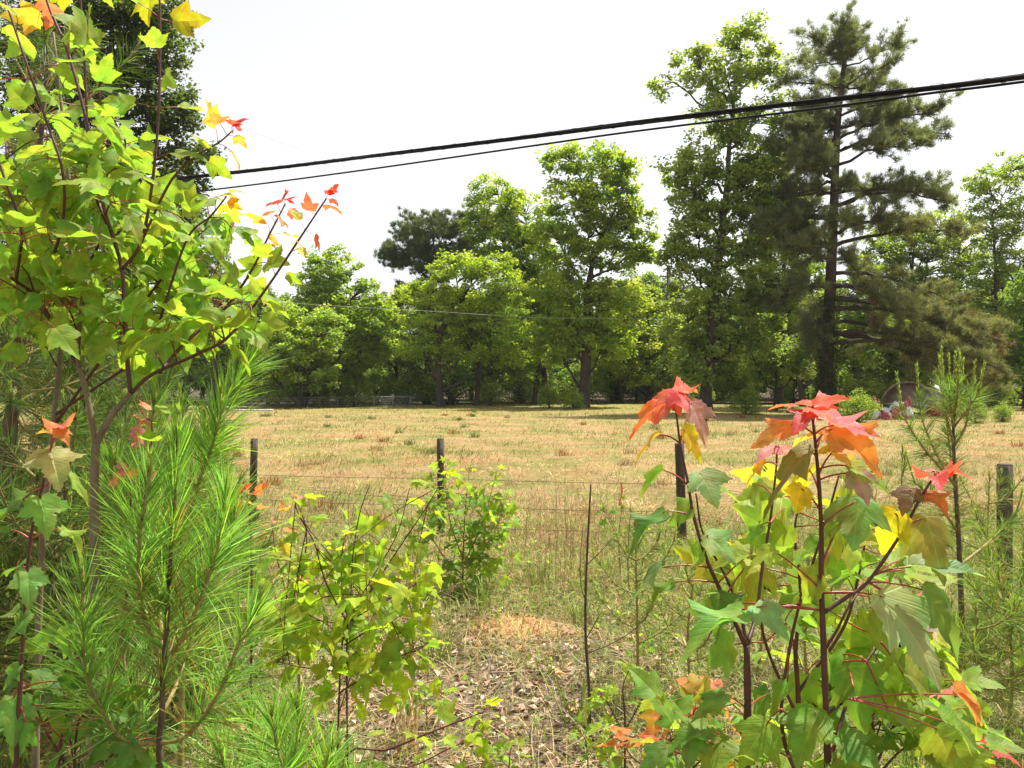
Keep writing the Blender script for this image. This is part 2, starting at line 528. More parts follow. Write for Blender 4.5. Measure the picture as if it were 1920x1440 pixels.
OVALS = [leaf_mesh('oval_leaf', OVATE, f, d, w, l, 90 + k, p, 1.0) for k, (f, d, w, l, p) in enumerate(
    [(.25, .25, .10, .2, (.2, .05)), (.4, .4, .14, .30, (.15, .05))])]

RED = (.60, .07, .06); RED2 = (.68, .15, .09); PINK = (.60, .22, .22); ORANGE = (.72, .27, .07); AMBER = (.70, .37, .05)
YELLOW = (.60, .46, .03); YG = (.275, .385, .045); LIME = (.195, .325, .045); GREEN = (.135, .26, .04); DKG = (.12, .24, .035); PALE = (.28, .39, .15)
BROWN = (.22, .14, .07); MAUVE = (.42, .25, .24); OLIVE = (.26, .25, .06)


def frame(D, N):
    D = unit(D); X = unit(np.cross(D, N)); Z = np.cross(X, D)
    return Matrix(((X[0], D[0], Z[0], 0), (X[1], D[1], Z[1], 0), (X[2], D[2], Z[2], 0), (0, 0, 0, 1)))


def leaf_obj(parent, me, loc, D, N, L, col, name='leaf', wide=1.0):
    o = bpy.data.objects.new(name, me)
    COL.objects.link(o)
    Mx = Matrix.Translation(Vector([float(q) for q in loc])) @ frame(D, N) @ Matrix.Diagonal((L * wide, L, L, 1))
    put(o, parent, Mx)
    c = np.clip(np.asarray(col) * np.exp(random.gauss(0, .08)) * (1 + np.array([random.uniform(-.07, .07) for _ in range(3)])), 0.01, .95)
    o.color = (*[float(q) for q in c], 1)
    return o


def hand_leaf(parent, attach, base, tip, col, d, f=0.7, dz=0.0, wide=1.0, bdz=0.0, stalk=True, var=None):
    """a leaf read off the photo: stalk leaves the stem at `attach`, blade from `base` to `tip` (pixels)"""
    B = W(base[0], base[1], d + bdz); T = W(tip[0], tip[1], d + bdz + dz)
    D = T - B; L = np.linalg.norm(D)
    view = unit(np.array([0, 0, EYE]) - B)
    Du = unit(D)
    up = np.array([0, 0, 1.0]); e = up - Du * (up @ Du)
    e = e - view * (e @ view) * 0.8
    if np.linalg.norm(e) < .15:
        e = np.cross(Du, view)
        if e[2] < 0: e = -e
    Nn = unit(view * f + unit(e) * (1 - f) + np.array([0, 0, .30]))
    me = BLADES[var if var is not None else (random.choice((1, 5)) if f < .45 else random.randrange(len(BLADES)))]
    o = leaf_obj(parent, me, B, D, Nn, L, col, wide=wide * (.88 if f >= .45 else .76))
    if stalk and attach is not None:
        A = W(attach[0], attach[1], d)
        mb = MB()
        mid = (A + B) / 2 + np.array([0, 0, .006])
        mb.tube(bez(A, mid, B + Du * 0.004, 7), np.linspace(.0016, .0011, 7), 6)
        s = mb.obj('leaf_stalk', M['stalk'])
        put(s, o)
    return o


def stem_obj(parent, pts, r0, r1, mat, name='stem', n=24, sides=8):
    P = spline(pts, n)
    mb = MB()
    t = np.linspace(0, 1, n)
    R = r0 + (r1 - r0) * t
    R = R * (1 + 0.06 * np.sin(t * 37 + r0 * 9000))
    mb.tube(P, R, sides)
    mb.obj(name, mat, parent)
    return P


def ramp(t, stops):
    for (a, ca), (b, cb) in zip(stops[:-1], stops[1:]):
        if t <= b:
            k = (t - a) / max(b - a, 1e-6)
            return np.array(ca) * (1 - k) + np.array(cb) * k
    return np.array(stops[-1][1])


def auto_leaves(parent, P, ts, L, stops, rng, meshes, spread=1.0, outdir=None, droop=0.35, tip=True, keep=1.0, top_small=0.7, upn=0.75):
    """opposite pairs of leaves along polyline P at parameters ts"""
    n = len(P); cnt = 0
    ang = rng.uniform(0, 6.28)
    for q, t in enumerate(ts):
        i = min(int(t * (n - 1)), n - 2); fr = t * (n - 1) - i
        p = P[i] * (1 - fr) + P[i + 1] * fr
        T = unit(P[i + 1] - P[i])
        A = unit(np.cross(T, [.2, .1, 1.0] if abs(T[2]) < .9 else [1, .2, 0])); B = np.cross(T, A)
        ang += math.pi / 2 + rng.normal(0, .35)
        for s in (0, math.pi):
            if rng.uniform() > keep:
                continue
            o = math.cos(ang + s) * A + math.sin(ang + s) * B
            D = unit(o * spread + T * 0.45 + np.array([0, 0, -droop]) + rng.normal(0, .22, 3))
            if outdir is not None:
                D = unit(D + np.asarray(outdir))
            Nn = unit(np.array([0, 0, upn]) + rng.normal(0, .5, 3) + o * 0.2)
            me, pe = meshes[rng.integers(len(meshes))]
            sz = L * (1 - (1 - top_small) * t) * rng.uniform(.72, 1.18)
            Fm = frame(D, Nn)
            off = Fm @ Vector(pe * sz)
            leaf_obj(parent, me, p - np.array(off), D, Nn, sz, ramp(min(1, t + rng.normal(0, .06)), stops)); cnt += 1
    if tip:
        T = unit(P[-1] - P[-2])
        for k in range(3):
            D = unit(T * .5 + rng.normal(0, .6, 3) + np.array([0, 0, -.1]))
            Nn = unit(np.array([0, 0, .7]) + rng.normal(0, .4, 3))
            me, pe = meshes[rng.integers(len(meshes))]
            sz = L * .5 * rng.uniform(.7, 1.1)
            off = frame(D, Nn) @ Vector(pe * sz)
            leaf_obj(parent, me, P[-1] - np.array(off) * .6, D, Nn, sz, ramp(1.0, stops)); cnt += 1
    return cnt


def pxs(lst, d, dd=None):
    """[(px,py),(px,py,doff)...] -> world points"""
    out = []
    for q in lst:
        out.append(W(q[0], q[1], d + (q[2] if len(q) > 2 else 0)))
    return out


# ------------------------------------------------------------------ background trees
def crown_leaves(mb, centers, rad, per, size, cols, rng, flat=0.62, upn=0.9):
    n = len(centers)
    idx = np.repeat(np.arange(n), per)
    k = len(idx)
    off = rng.normal(0, 1, (k, 3)); off = off / np.maximum(np.linalg.norm(off, axis=1, keepdims=True), .3) * rng.uniform(.15, 1, (k, 1)) ** .6
    off[:, 2] *= flat
    r = np.asarray(rad)[idx][:, None]
    P = centers[idx] + off * r
    D = unit(rng.normal(0, 1, (k, 3)) * np.array([1, 1, .55]) + off * .6 + np.array([0, 0, -.15]))
    Nn = unit(rng.normal(0, .55, (k, 3)) + np.array([0, 0, upn]))
    L = size * rng.uniform(.65, 1.35, k)
    cc = cols[idx] * np.exp(rng.normal(0, .16, (k, 1))) * (1 + rng.uniform(-.12, .12, (k, 3)))
    cards(mb, P, D, Nn, L, L * rng.uniform(.55, .8, k), np.clip(cc, .004, .9))


def crown_tufts(mb, centers, dirs, per, length, wd, cols, rng):
    n = len(centers)
    idx = np.repeat(np.arange(n), per); k = len(idx)
    D = unit(dirs[idx] * .8 + rng.normal(0, .75, (k, 3)))
    P = centers[idx] + rng.normal(0, .05, (k, 3))
    cc = cols[idx] * np.exp(rng.normal(0, .18, (k, 1))) * (1 + rng.uniform(-.1, .1, (k, 3)))
    S = unit(np.cross(D, rng.normal(size=(k, 3)))) * wd * .6
    T = P + D * (length * rng.uniform(.7, 1.2, k))[:, None] + rng.normal(0, .02, (k, 3))
    V = np.stack([P - S, P + S, T], 1)
    mb.add(V.reshape(-1, 3), np.arange(k * 3).reshape(-1, 3), np.repeat(np.clip(cc, .004, .9), 3, 0))


def lobe_points(lobe, d, rng, rho):
    """cluster centres inside an ellipsoid lobe (px centre, px radii, [depth offset, density factor])"""
    px, py, rx, ry = lobe[:4]
    dz = lobe[4] if len(lobe) > 4 else 0
    den = lobe[5] if len(lobe) > 5 else 1
    C = W(px, py, d + dz)
    a = rx / F * d; b = ry / F * d; c = (a + b) * .5
    n = max(3, int(rho * den * (a * b * c) ** (2 / 3) * 4))
    u = sphere_dirs(n, rng) * (rng.uniform(.12, 1, (n, 1)) ** .45)
    return C, C + u * np.array([a, c, b]), (a + b + c) / 3


def hero_tree(name, label, d, trunk, r0, lobes, rho=2.2, per=46, crad=.62, lsize=.2, col=(.08, .13, .02), col2=None, seed=1,
              leaf='card', limbs=True, group=None, cat='tree', bark='bark', wobble=.3):
    rng = np.random.default_rng(seed)
    T = spline(pxs(trunk, d), 18)
    T[:, 1] += np.cumsum(rng.normal(0, .05, 18))
    gx, gy = T[0][0], T[0][1]
    T[0][2] = gz(gx, gy) - .12
    rho *= 1.65; per = int(per * 1.55); lsize *= 1.02 * rng.uniform(.85, 1.2); crad *= .74; col = tuple(q * 2.05 for q in col); col2 = tuple(q * 1.9 for q in col2) if col2 is not None else None
    root = thing(name, label, cat, (gx, gy, float(gz(gx, gy))), group)
    tr = MB()
    t = np.linspace(0, 1, 18)
    R = r0 * (1 - .82 * t ** .9); R[0] *= 1.35; R[1] *= 1.1
    tr.tube(T, R, 10)
    tr.obj('trunk', M[bark], root)
    tw = MB(); cr = MB()
    cs, cdir, ccol = [], [], []
    col = np.array(col); col2 = np.array(col2 if col2 is not None else col * np.array([1.35, 1.2, .9]))
    for lb in lobes:
        C, pts, rm = lobe_points(lb, d, rng, rho)
        # limb leaves the trunk below the lobe centre
        hgt = np.clip(C[2] - rm * 1.1 - .3 * np.linalg.norm(C[:2] - T[-1][:2]), T[2][2], T[-1][2])
        k = int(np.argmin(np.abs(T[:, 2] - hgt)))
        A = T[k]
        L = bez(A, np.array([A[0] * .45 + C[0] * .55, A[1] * .45 + C[1] * .55, A[2] * .6 + C[2] * .4]) + rng.normal(0, wobble * .4, 3), C + np.array([0, 0, rm * .35]), 9)
        L[1:-1] += rng.normal(0, .07, (7, 3))
        rl = max(.05, min(R[k] * .62, .035 * rm + .05))
        lm = MB(); lm.tube(L, np.linspace(rl, .03, 9), 6)
        lm.obj('limb', M[bark], root)
        for p in pts:
            j = int(np.argmin(((L[3:] - p) ** 2).sum(1))) + 3
            j = max(2, j - 1)
            a = L[j]
            if rng.uniform() < .8:
                mid = (a + p) / 2 + np.array([0, 0, .18 * np.linalg.norm(p - a)]) + rng.normal(0, .08, 3)
                tw.tube(bez(a, mid, p, 4), np.linspace(.032, .012, 4), 3, cap=False)
        cs.append(pts); cdir.append(unit(pts - A * .5 - C * .5))
        k2 = rng.uniform(0, 1, (len(pts), 1)) ** 1.3
        ccol.append(col * (1 - k2) + col2 * k2)
    cs = np.concatenate(cs); cdir = np.concatenate(cdir); ccol = np.concatenate(ccol)
    if leaf == 'card':
        crown_leaves(cr, cs, crad * np.exp(rng.normal(0, .3, len(cs))), per, lsize, ccol, rng)
        mt = M['tree_leaf']
    else:
        # each cluster: several tufts
        m = 7
        c2 = np.repeat(cs, m, 0) + rng.normal(0, crad * .55, (len(cs) * m, 3)) * np.array([1, 1, .6])
        d2 = unit(np.repeat(cdir, m, 0) * .5 + rng.normal(0, .5, (len(cs) * m, 3)) + np.array([0, 0, .5]))
        crown_tufts(cr, c2, d2, max(6, per // m * 2), lsize, .035, np.repeat(ccol, m, 0), rng)
        mt = M['needle']
    tw.obj('twigs', M[bark], root, kind='stuff')
    cr.obj('crown', mt, root, kind='stuff')
    return root


G1 = (.085, .135, .018); G2 = (.14, .19, .025); G3 = (.055, .095, .018); G4 = (.17, .22, .03); PN = (.05, .075, .028)

hero_tree('oak_tree', 'tall dark oak rising behind the maple at upper left edge', 30,
          [(205, 800), (200, 600), (215, 400), (210, 200), (215, 40)], .42,
          [(150, 20, 130, 110), (285, 60, 80, 90), (90, 140, 120, 110), (250, 170, 100, 80), (320, 215, 55, 60), (150, 300, 120, 110), (300, 300, 70, 70), (370, 285, 38, 32), (365, 345, 30, 25),
           (250, 410, 110, 90), (365, 420, 28, 40, 0, .8), (60, 400, 120, 120), (180, 540, 140, 90), (330, 480, 50, 50)],
          rho=3.9, per=52, crad=.6, lsize=.13, col=(.021, .036, .0095), col2=(.044, .066, .018), seed=3)
hero_tree('slim_tree', 'slim dark tree showing low between the oak and the maple leaves', 52,
          [(402, 770), (404, 640), (400, 520)], .2, [(402, 500, 25, 40), (395, 570, 45, 50), (430, 620, 50, 50)], rho=2.6, per=50, col=G3, seed=4)
hero_tree('poplar_tree', 'bright green rounded tree left of the dark round pine', 58,
          [(640, 768), (632, 700), (622, 600), (618, 500)], .28,
          [(620, 510, 60, 50), (585, 570, 70, 55), (665, 570, 65, 50), (550, 640, 75, 60), (640, 640, 90, 55), (710, 620, 45, 60), (590, 700, 90, 40)],
          rho=2.0, per=46, lsize=.2, col=G1, col2=G2, seed=5)
hero_tree('shrubby_tree', 'low bushy tree with pale leaf tips above the wire fence', 54,
          [(560, 770), (565, 720), (572, 650)], .2,
          [(600, 620, 60, 50), (530, 650, 70, 50), (585, 690, 60, 45), (490, 690, 60, 50), (540, 590, 40, 35)], rho=2.0, per=44, lsize=.2, col=(.09, .14, .025), col2=(.16, .215, .045), seed=6)
hero_tree('pine_tree', 'dark pine with a round dense crown left of the centre trees', 63,
          [(800, 768), (806, 650), (815, 520), (812, 440)], .3,
          [(795, 425, 62, 38), (745, 470, 40, 32), (835, 470, 60, 45), (780, 485, 60, 32), (850, 415, 40, 28), (810, 545, 70, 28), (770, 555, 40, 20)],
          rho=1.9, per=90, crad=.62, lsize=.34, col=(.045, .062, .032), col2=(.07, .09, .048), seed=7, leaf='tuft', bark='pine_bark')
hero_tree('hickory_tree', 'tall yellow-green tree with a domed top behind the layered oak', 61,
          [(1030, 768), (1018, 690), (1010, 580), (985, 470), (950, 390)], .3,
          [(930, 372, 55, 48), (895, 420, 40, 40), (985, 410, 60, 55), (930, 450, 70, 50), (1000, 480, 60, 60), (960, 530, 80, 50), (1020, 560, 50, 70)],
          rho=1.9, per=44, lsize=.2, col=G1, col2=G4, seed=8)
hero_tree('layered_oak', 'broad oak with flat layered boughs and two dark trunks', 55,
          [(826, 770), (824, 720), (822, 640), (850, 570), (880, 510)], .3,
          [(850, 500, 60, 30), (920, 505, 60, 32), (805, 555, 65, 28), (880, 560, 80, 32), (955, 560, 50, 35), (830, 605, 85, 26), (925, 615, 80, 30), (790, 650, 60, 25), (960, 660, 70, 30), (880, 660, 70, 24)],
          rho=2.1, per=50, lsize=.2, col=(.10, .15, .018), col2=(.165, .215, .026), seed=9)
hero_tree('slender_tree', 'slender dark trunk tree right of the layered oak', 57,
          [(893, 768), (896, 720), (900, 660), (905, 590)], .22,
          [(905, 590, 50, 30), (900, 640, 60, 30)], rho=1.8, per=40, col=G3, col2=G1, seed=10)
hero_tree('big_oak', 'big central oak with forked limbs reaching up to the right', 53,
          [(1092, 772), (1098, 700), (1101, 600), (1103, 540), (1118, 470), (1150, 400)], .42,
          [(1060, 300, 42, 32), (1125, 310, 60, 42), (1178, 330, 25, 40), (1070, 370, 55, 45), (1140, 385, 60, 45), (1195, 410, 32, 42), (1215, 460, 30, 34), (1040, 450, 55, 55), (1110, 450, 55, 50),
           (1165, 475, 45, 40), (1060, 540, 70, 45), (1130, 560, 60, 40), (1080, 620, 80, 40), (1030, 640, 50, 50), (1140, 640, 60, 40)],
          rho=2.1, per=44, lsize=.2, col=G1, col2=G4, seed=11)
hero_tree('leaning_tree', 'thin tree leaning right beside the big central oak', 59,
          [(1000, 768), (1012, 680), (1030, 580), (1060, 500)], .2,
          [(1040, 560, 50, 50), (1000, 620, 60, 40), (1010, 690, 60, 40)], rho=1.7, per=40, col=G3, col2=G1, seed=12)
hero_tree('young_oak', 'small yellow-green tree between the big oak and the utility pole', 62,
          [(1165, 762), (1168, 700), (1172, 640)], .18,
          [(1170, 590, 50, 40), (1200, 640, 40, 30), (1150, 670, 50, 40), (1185, 700, 40, 30), (1180, 545, 40, 30)], rho=1.8, per=44, col=(.12, .16, .02), col2=(.19, .22, .03), seed=13)
hero_tree('tall_sweetgum', 'very tall airy tree with a sparse pale top beside the large pine', 45,
          [(1322, 775), (1326, 690), (1338, 560), (1350, 460), (1362, 350), (1372, 230), (1388, 110)], .36,
          [(1390, 70, 48, 42, 0, .75), (1300, 130, 48, 40, 0, .7), (1425, 130, 38, 50, 0, .7), (1360, 150, 55, 45, 0, .75), (1245, 150, 32, 30, 0, .4), (1440, 210, 50, 40, 0, .7), (1340, 225, 50, 40, 0, .8), (1390, 240, 50, 35, 0, .7),
           (1310, 300, 45, 45), (1370, 330, 50, 40), (1295, 370, 42, 45), (1350, 400, 60, 45), (1425, 380, 40, 40, 0, .7), (1300, 450, 45, 45), (1380, 470, 60, 45), (1310, 530, 50, 45), (1370, 560, 70, 45), (1290, 610, 50, 50),
           (1350, 640, 60, 50), (1420, 610, 60, 45), (1300, 690, 40, 40), (1440, 540, 50, 40), (1435, 285, 50, 45, 0, .8), (1415, 330, 50, 45), (1440, 450, 50, 45), (1265, 330, 30, 35, 0, .7), (1270, 480, 32, 45)],
          rho=2.5, per=44, crad=.62, lsize=.18, col=(.085, .125, .03), col2=(.15, .19, .05), seed=14)
hero_tree('understory_tree', 'bushy pale green understory tree left of the large pine trunk', 48,
          [(1452, 772), (1455, 720), (1450, 650)], .16,
          [(1440, 620, 50, 35), (1475, 660, 35, 35), (1410, 680, 45, 40), (1455, 700, 45, 35), (1500, 690, 22, 40)], rho=2.0, per=44, col=(.085, .125, .03), col2=(.14, .18, .05), seed=15)
hero_tree('shade_tree', 'dusky leafy tree between the tall airy tree and large pine', 56,
          [(1505, 770), (1500, 700), (1492, 600), (1490, 480)], .22,
          [(1480, 430, 60, 50), (1500, 520, 60, 50), (1470, 580, 60, 45), (1620, 540, 50, 50), (1640, 610, 60, 50), (1600, 650, 50, 50)], rho=1.7, per=42, col=G3, col2=(.13, .17, .03), seed=16)
hero_tree('right_poplar', 'tall light green tree at the right edge behind the pine', 58,
          [(1868, 765), (1866, 650), (1862, 520), (1858, 400)], .28,
          [(1855, 350, 50, 38), (1900, 320, 45, 40), (1860, 420, 60, 45), (1915, 410, 50, 50), (1880, 490, 60, 45), (1930, 500, 50, 60), (1860, 560, 60, 50), (1910, 600, 60, 50), (1840, 630, 50, 40)],
          rho=1.9, per=46, col=(.08, .125, .025), col2=(.14, .185, .04), seed=17)
hero_tree('edge_tree', 'dark leafy tree cut by the right edge of the picture', 50,
          [(1925, 775), (1925, 680), (1930, 600)], .3, [(1930, 560, 50, 60), (1900, 660, 50, 40), (1940, 640, 60, 60), (1890, 700, 40, 30)], rho=1.9, per=46, col=G3, col2=G1, seed=18)


hero_tree('distant_tree', 'distant pale tree rising behind the thin utility pole', 80,
          [(1215, 752), (1214, 640), (1212, 560)], .24, [(1195, 535, 45, 32), (1240, 545, 45, 38), (1150, 560, 40, 35), (1285, 565, 45, 40), (1215, 600, 80, 40), (1230, 660, 80, 40)], rho=1.9, per=40, lsize=.26, col=(.07, .105, .03), col2=(.11, .15, .045), seed=31)
hero_tree('backing_tree', 'broad light green tree filling the sky behind the lower pine boughs', 62,
          [(1715, 765), (1712, 640), (1710, 520), (1715, 450)], .28,
          [(1700, 440, 70, 45), (1770, 430, 60, 45), (1650, 480, 60, 45), (1740, 500, 80, 45), (1810, 480, 50, 50), (1690, 550, 80, 45), (1790, 560, 70, 50), (1740, 620, 90, 50)], rho=1.9, per=46, lsize=.22, col=(.085, .125, .025), col2=(.14, .185, .04), seed=32)
hero_tree('gap_tree', 'leafy tree filling the gap between the airy tree and the pine', 53,
          [(1462, 768), (1466, 640), (1470, 500), (1475, 380)], .24,
          [(1470, 300, 45, 40), (1450, 370, 55, 45), (1500, 380, 45, 45), (1475, 450, 60, 45), (1440, 520, 60, 45), (1510, 530, 50, 50), (1470, 600, 70, 45)], rho=1.9, per=44, lsize=.18, col=(.085, .13, .022), col2=(.15, .19, .035), seed=33)


# ---- the large pine on the right
def big_pine():
    d = 44; rng = np.random.default_rng(21)
    T = spline(pxs([(1547, 775), (1550, 690), (1556, 560), (1563, 400), (1570, 240), (1582, 125), (1590, 60)], d), 40)
    T[0][2] = float(gz(T[0][0], T[0][1])) - .15
    root = thing('large_pine', 'large tall pine with long drooping limbs and a dark straight trunk', 'tree', (T[0][0], T[0][1], float(gz(T[0][0], T[0][1]))))
    mb = MB(); t = np.linspace(0, 1, 40)
    R = .42 * (1 - .85 * t ** 1.0); R[0] *= 1.25
    mb.tube(T, R, 12); mb.obj('trunk', M['pine_bark'], root)
    env_y = np.array([25, 80, 150, 230, 330, 420, 500, 570, 640])
    env_l = np.array([85, 112, 110, 125, 150, 160, 135, 80, 30])
    env_r = np.array([105, 150, 165, 215, 245, 270, 290, 285, 270])
    cs, cd, cc = [], [], []
    brs = MB()
    ny = 84
    ys = np.concatenate([np.linspace(66, 605, ny) + rng.normal(0, 8, ny), [520, 560, 590, 600, 610, 540, 585]])
    for q, y in enumerate(ys):
        k = int(np.argmin(np.abs((CY - (T[:, 2] - EYE) / d * F) - (y + 30))))
        A = T[k]
        az = rng.uniform(0, 6.283) if q < ny else rng.uniform(-.7, .5)
        if q < ny and y > 430 and math.cos(az) < 0 and rng.uniform() < .6:
            continue
        el = np.interp(y, env_y, env_l); er = np.interp(y, env_y, env_r)
        c = math.cos(az)
        reach = (er if c > 0 else el) * (.55 + .45 * abs(c)) * rng.uniform(.62, 1.0) / F * d
        young = np.clip((330 - y) / 300, 0, 1)
        if c > 0 and q >= ny:
            reach = er / F * d * rng.uniform(.75, 1.0)
        tipz = A[2] + reach * (.5 * young - .12 + (-.22 if y > 480 else 0)) + (30 / F * d if young < .2 else 0) * 0.3
        tipz += rng.normal(0, .09) * reach
        tip = np.array([A[0] + math.cos(az) * reach, A[1] + math.sin(az) * reach, tipz])
        mid = (A + tip) / 2 + np.array([0, 0, reach * (.16 if young < .3 else .02)])
        L = bez(A, mid, tip, 12); L[1:-1] += rng.normal(0, .06, (10, 3))
        lm = MB(); lm.tube(L, np.linspace(max(.05, min(.13, R[k] * .45)), .025, 12), 6); lm.obj('limb', M['pine_bark'], root)
        dead = (y > 500 and c > 0 and rng.uniform() < .5)
        nsub = int(7 + reach * 3.0)
        for s in range(nsub):
            u = rng.uniform(.36 if young < .3 else .2, 1.0)
            i = min(int(u * 11), 10); p = L[i] * (1 - (u * 11 - i)) + L[i + 1] * (u * 11 - i)
            dirn = unit(tip - A)
            sdir = unit(dirn * .7 + rng.normal(0, .6, 3) * np.array([1, 1, .8]) + np.array([0, 0, .3]))
            ln = rng.uniform(.4, 1.5) * (1.25 - u * .45)
            e = p + sdir * ln
            brs.tube(np.array([p, (p + e) / 2 + rng.normal(0, .04, 3), e]), [.022, .016, .01], 3, cap=False)
            m = rng.integers(7, 12)
            us = rng.uniform(.25, 1.05, m)[:, None]
            cs.append(p + (e - p) * us + rng.normal(0, .1, (m, 3)))
            cd.append(unit(sdir + rng.normal(0, .35, (m, 3)) + np.array([0, 0, .35])))
            base = np.array([.155, .18, .092]) if not (dead and rng.uniform() < .22) else np.array([.16, .125, .075])
            if y > 380 and c > 0:
                base = base * np.array([1.1, 1.0, .92])
            cc.append(np.tile(base * rng.uniform(.75, 1.3), (m, 1)))
    cs = np.concatenate(cs); cd = np.concatenate(cd); cc = np.concatenate(cc)
    cr = MB(); crown_tufts(cr, cs, cd, 23, .34, .022, cc, rng)
    brs.obj('twigs', M['pine_bark'], root, kind='stuff')
    cr.obj('crown', M['needle'], root, kind='stuff')
    # ivy on the lower trunk
    iv = MB(); n = 2600
    u = rng.uniform(0, .34, n) ** 1.0; i = np.clip((u * 39).astype(int), 0, 38)
    a = rng.uniform(0, 6.283, n)
    o = np.stack([np.cos(a), np.sin(a), np.zeros(n)], 1)
    P = T[i] + (T[i + 1] - T[i]) * ((u * 39) - i)[:, None] + o * (R[i][:, None] + rng.uniform(.0, .22, (n, 1)))
    cards(iv, P, unit(o + rng.normal(0, .6, (n, 3)) - [0, 0, .5]), unit(o + [0, 0, .5] + rng.normal(0, .3, (n, 3))), rng.uniform(.1, .2, n), rng.uniform(.08, .15, n), jit((.045, .075, .015), n, rng=rng))
    iv.obj('ivy', M['tree_leaf'], root, kind='stuff')


big_pine()


# ---- filler trees in the wood behind: four shapes, copied
def proto_tree(seed, h, w, col, col2, per, nclu, lsize=.24, conif=False):
    rng = np.random.default_rng(seed)
    T = np.stack([np.cumsum(rng.normal(0, .07, 14)), np.cumsum(rng.normal(0, .07, 14)), np.linspace(-.1, h * .82, 14)], 1)
    tr = MB(); tr.tube(T, np.linspace(.24, .05, 14), 8)
    n = nclu
    z = rng.uniform(.10, 1, n) ** .85
    prof = np.sin(np.clip(z * 1.02, 0, 1) * math.pi * .86 + .38) ** .7
    r = w * prof * rng.uniform(.2, 1, n) ** .5; a = rng.uniform(0, 6.283, n)
    ctr = np.stack([r * np.cos(a), r * np.sin(a), z * h], 1)
    ctr += rng.normal(0, .3, (n, 3))
    for p in ctr[::2]:
        k = int(np.argmin(np.abs(T[:, 2] - (p[2] - .5 * np.hypot(p[0], p[1])))))
        tr.tube(bez(T[k], (T[k] + p) / 2 + [0, 0, .4], p, 5), np.linspace(.06, .014, 5), 4, cap=False)
    cr = MB(); col = np.array(col) * 2.0; col2 = np.array(col2) * 1.95
    k2 = rng.uniform(0, 1, (n, 1))
    crown_leaves(cr, ctr, rng.uniform(.45, .85, n), per, lsize, np.array(col) * (1 - k2) + np.array(col2) * k2, rng)
    return tr.mesh('wood_trunk', [M['bark']]), cr.mesh('wood_crown', [M['tree_leaf']], True)


PROT = [proto_tree(41, 10.5, 3.4, (.05, .09, .016), (.1, .15, .025), 70, 190), proto_tree(42, 9.0, 3.0, (.065, .1, .02), (.13, .17, .03), 70, 170),
        proto_tree(43, 11.5, 3.0, (.045, .075, .02), (.085, .12, .03), 70, 190), proto_tree(44, 7.5, 3.2, (.045, .08, .016), (.09, .13, .022), 70, 170)]
PROT_S = [proto_tree(45, 3.2, 1.7, (.06, .1, .016), (.12, .165, .028), 60, 80, .17), proto_tree(46, 2.4, 1.6, (.075, .12, .02), (.14, .19, .03), 60, 70, .15)]


def filler(px, d, k, s, rng, pro=PROT, name='wood_tree', label='leafy tree standing in the dark wood behind the far edge of the field', cat='tree', group='trees of the dark wood behind the field'):
    x = (px - CX) / F * d
    root = thing(name, label, cat, (x, d, float(gz(x, d))), group)
    rot = Matrix.Rotation(rng.uniform(0, 6.283), 4, 'Z') @ Matrix.Diagonal((s * rng.uniform(.85, 1.2), s * rng.uniform(.85, 1.2), s, 1))
    for nm, me in (('trunk', pro[k][0]), ('crown', pro[k][1])):
        o = bpy.data.objects.new(nm, me); COL.objects.link(o)
        put(o, root, Matrix.Translation(root.location) @ rot)
        if nm == 'crown': o['kind'] = 'stuff'


rngf = np.random.default_rng(99)
for d0, px0, px1, n in ((66, 380, 2060, 21), (72, -260, 380, 9), (74, 360, 2080, 21), (84, 340, 2100, 20), (90, -300, 340, 9), (98, 300, 2150, 20)):
    for q in range(n):
        px = px0 + (px1 - px0) * (q + rngf.uniform(.15, .85)) / n
        d = d0 + rngf.uniform(-3, 3)
        lim = 540 if px < 1700 else 450
        hmax = (CY - lim) / F * d + EYE
        k = rngf.integers(4)
        hh = (10.5, 9.0, 11.5, 7.5)[k]
        filler(px, d, k, min(1.05, hmax / hh) * rngf.uniform(.8, 1.05), rngf)
# undergrowth along the wood edge
for q in range(30):
    px = 430 + 1500 * (q + rngf.uniform(.1, .9)) / 30
    d = rngf.uniform(57, 64)
    if 1120 < px < 1240: d = 66
    filler(px, d, rngf.integers(2), rngf.uniform(.55, 1.0), rngf, PROT_S, 'wood_edge_bush', 'leafy bush in the undergrowth along the edge of the wood', 'bush', 'bushes along the wood edge')

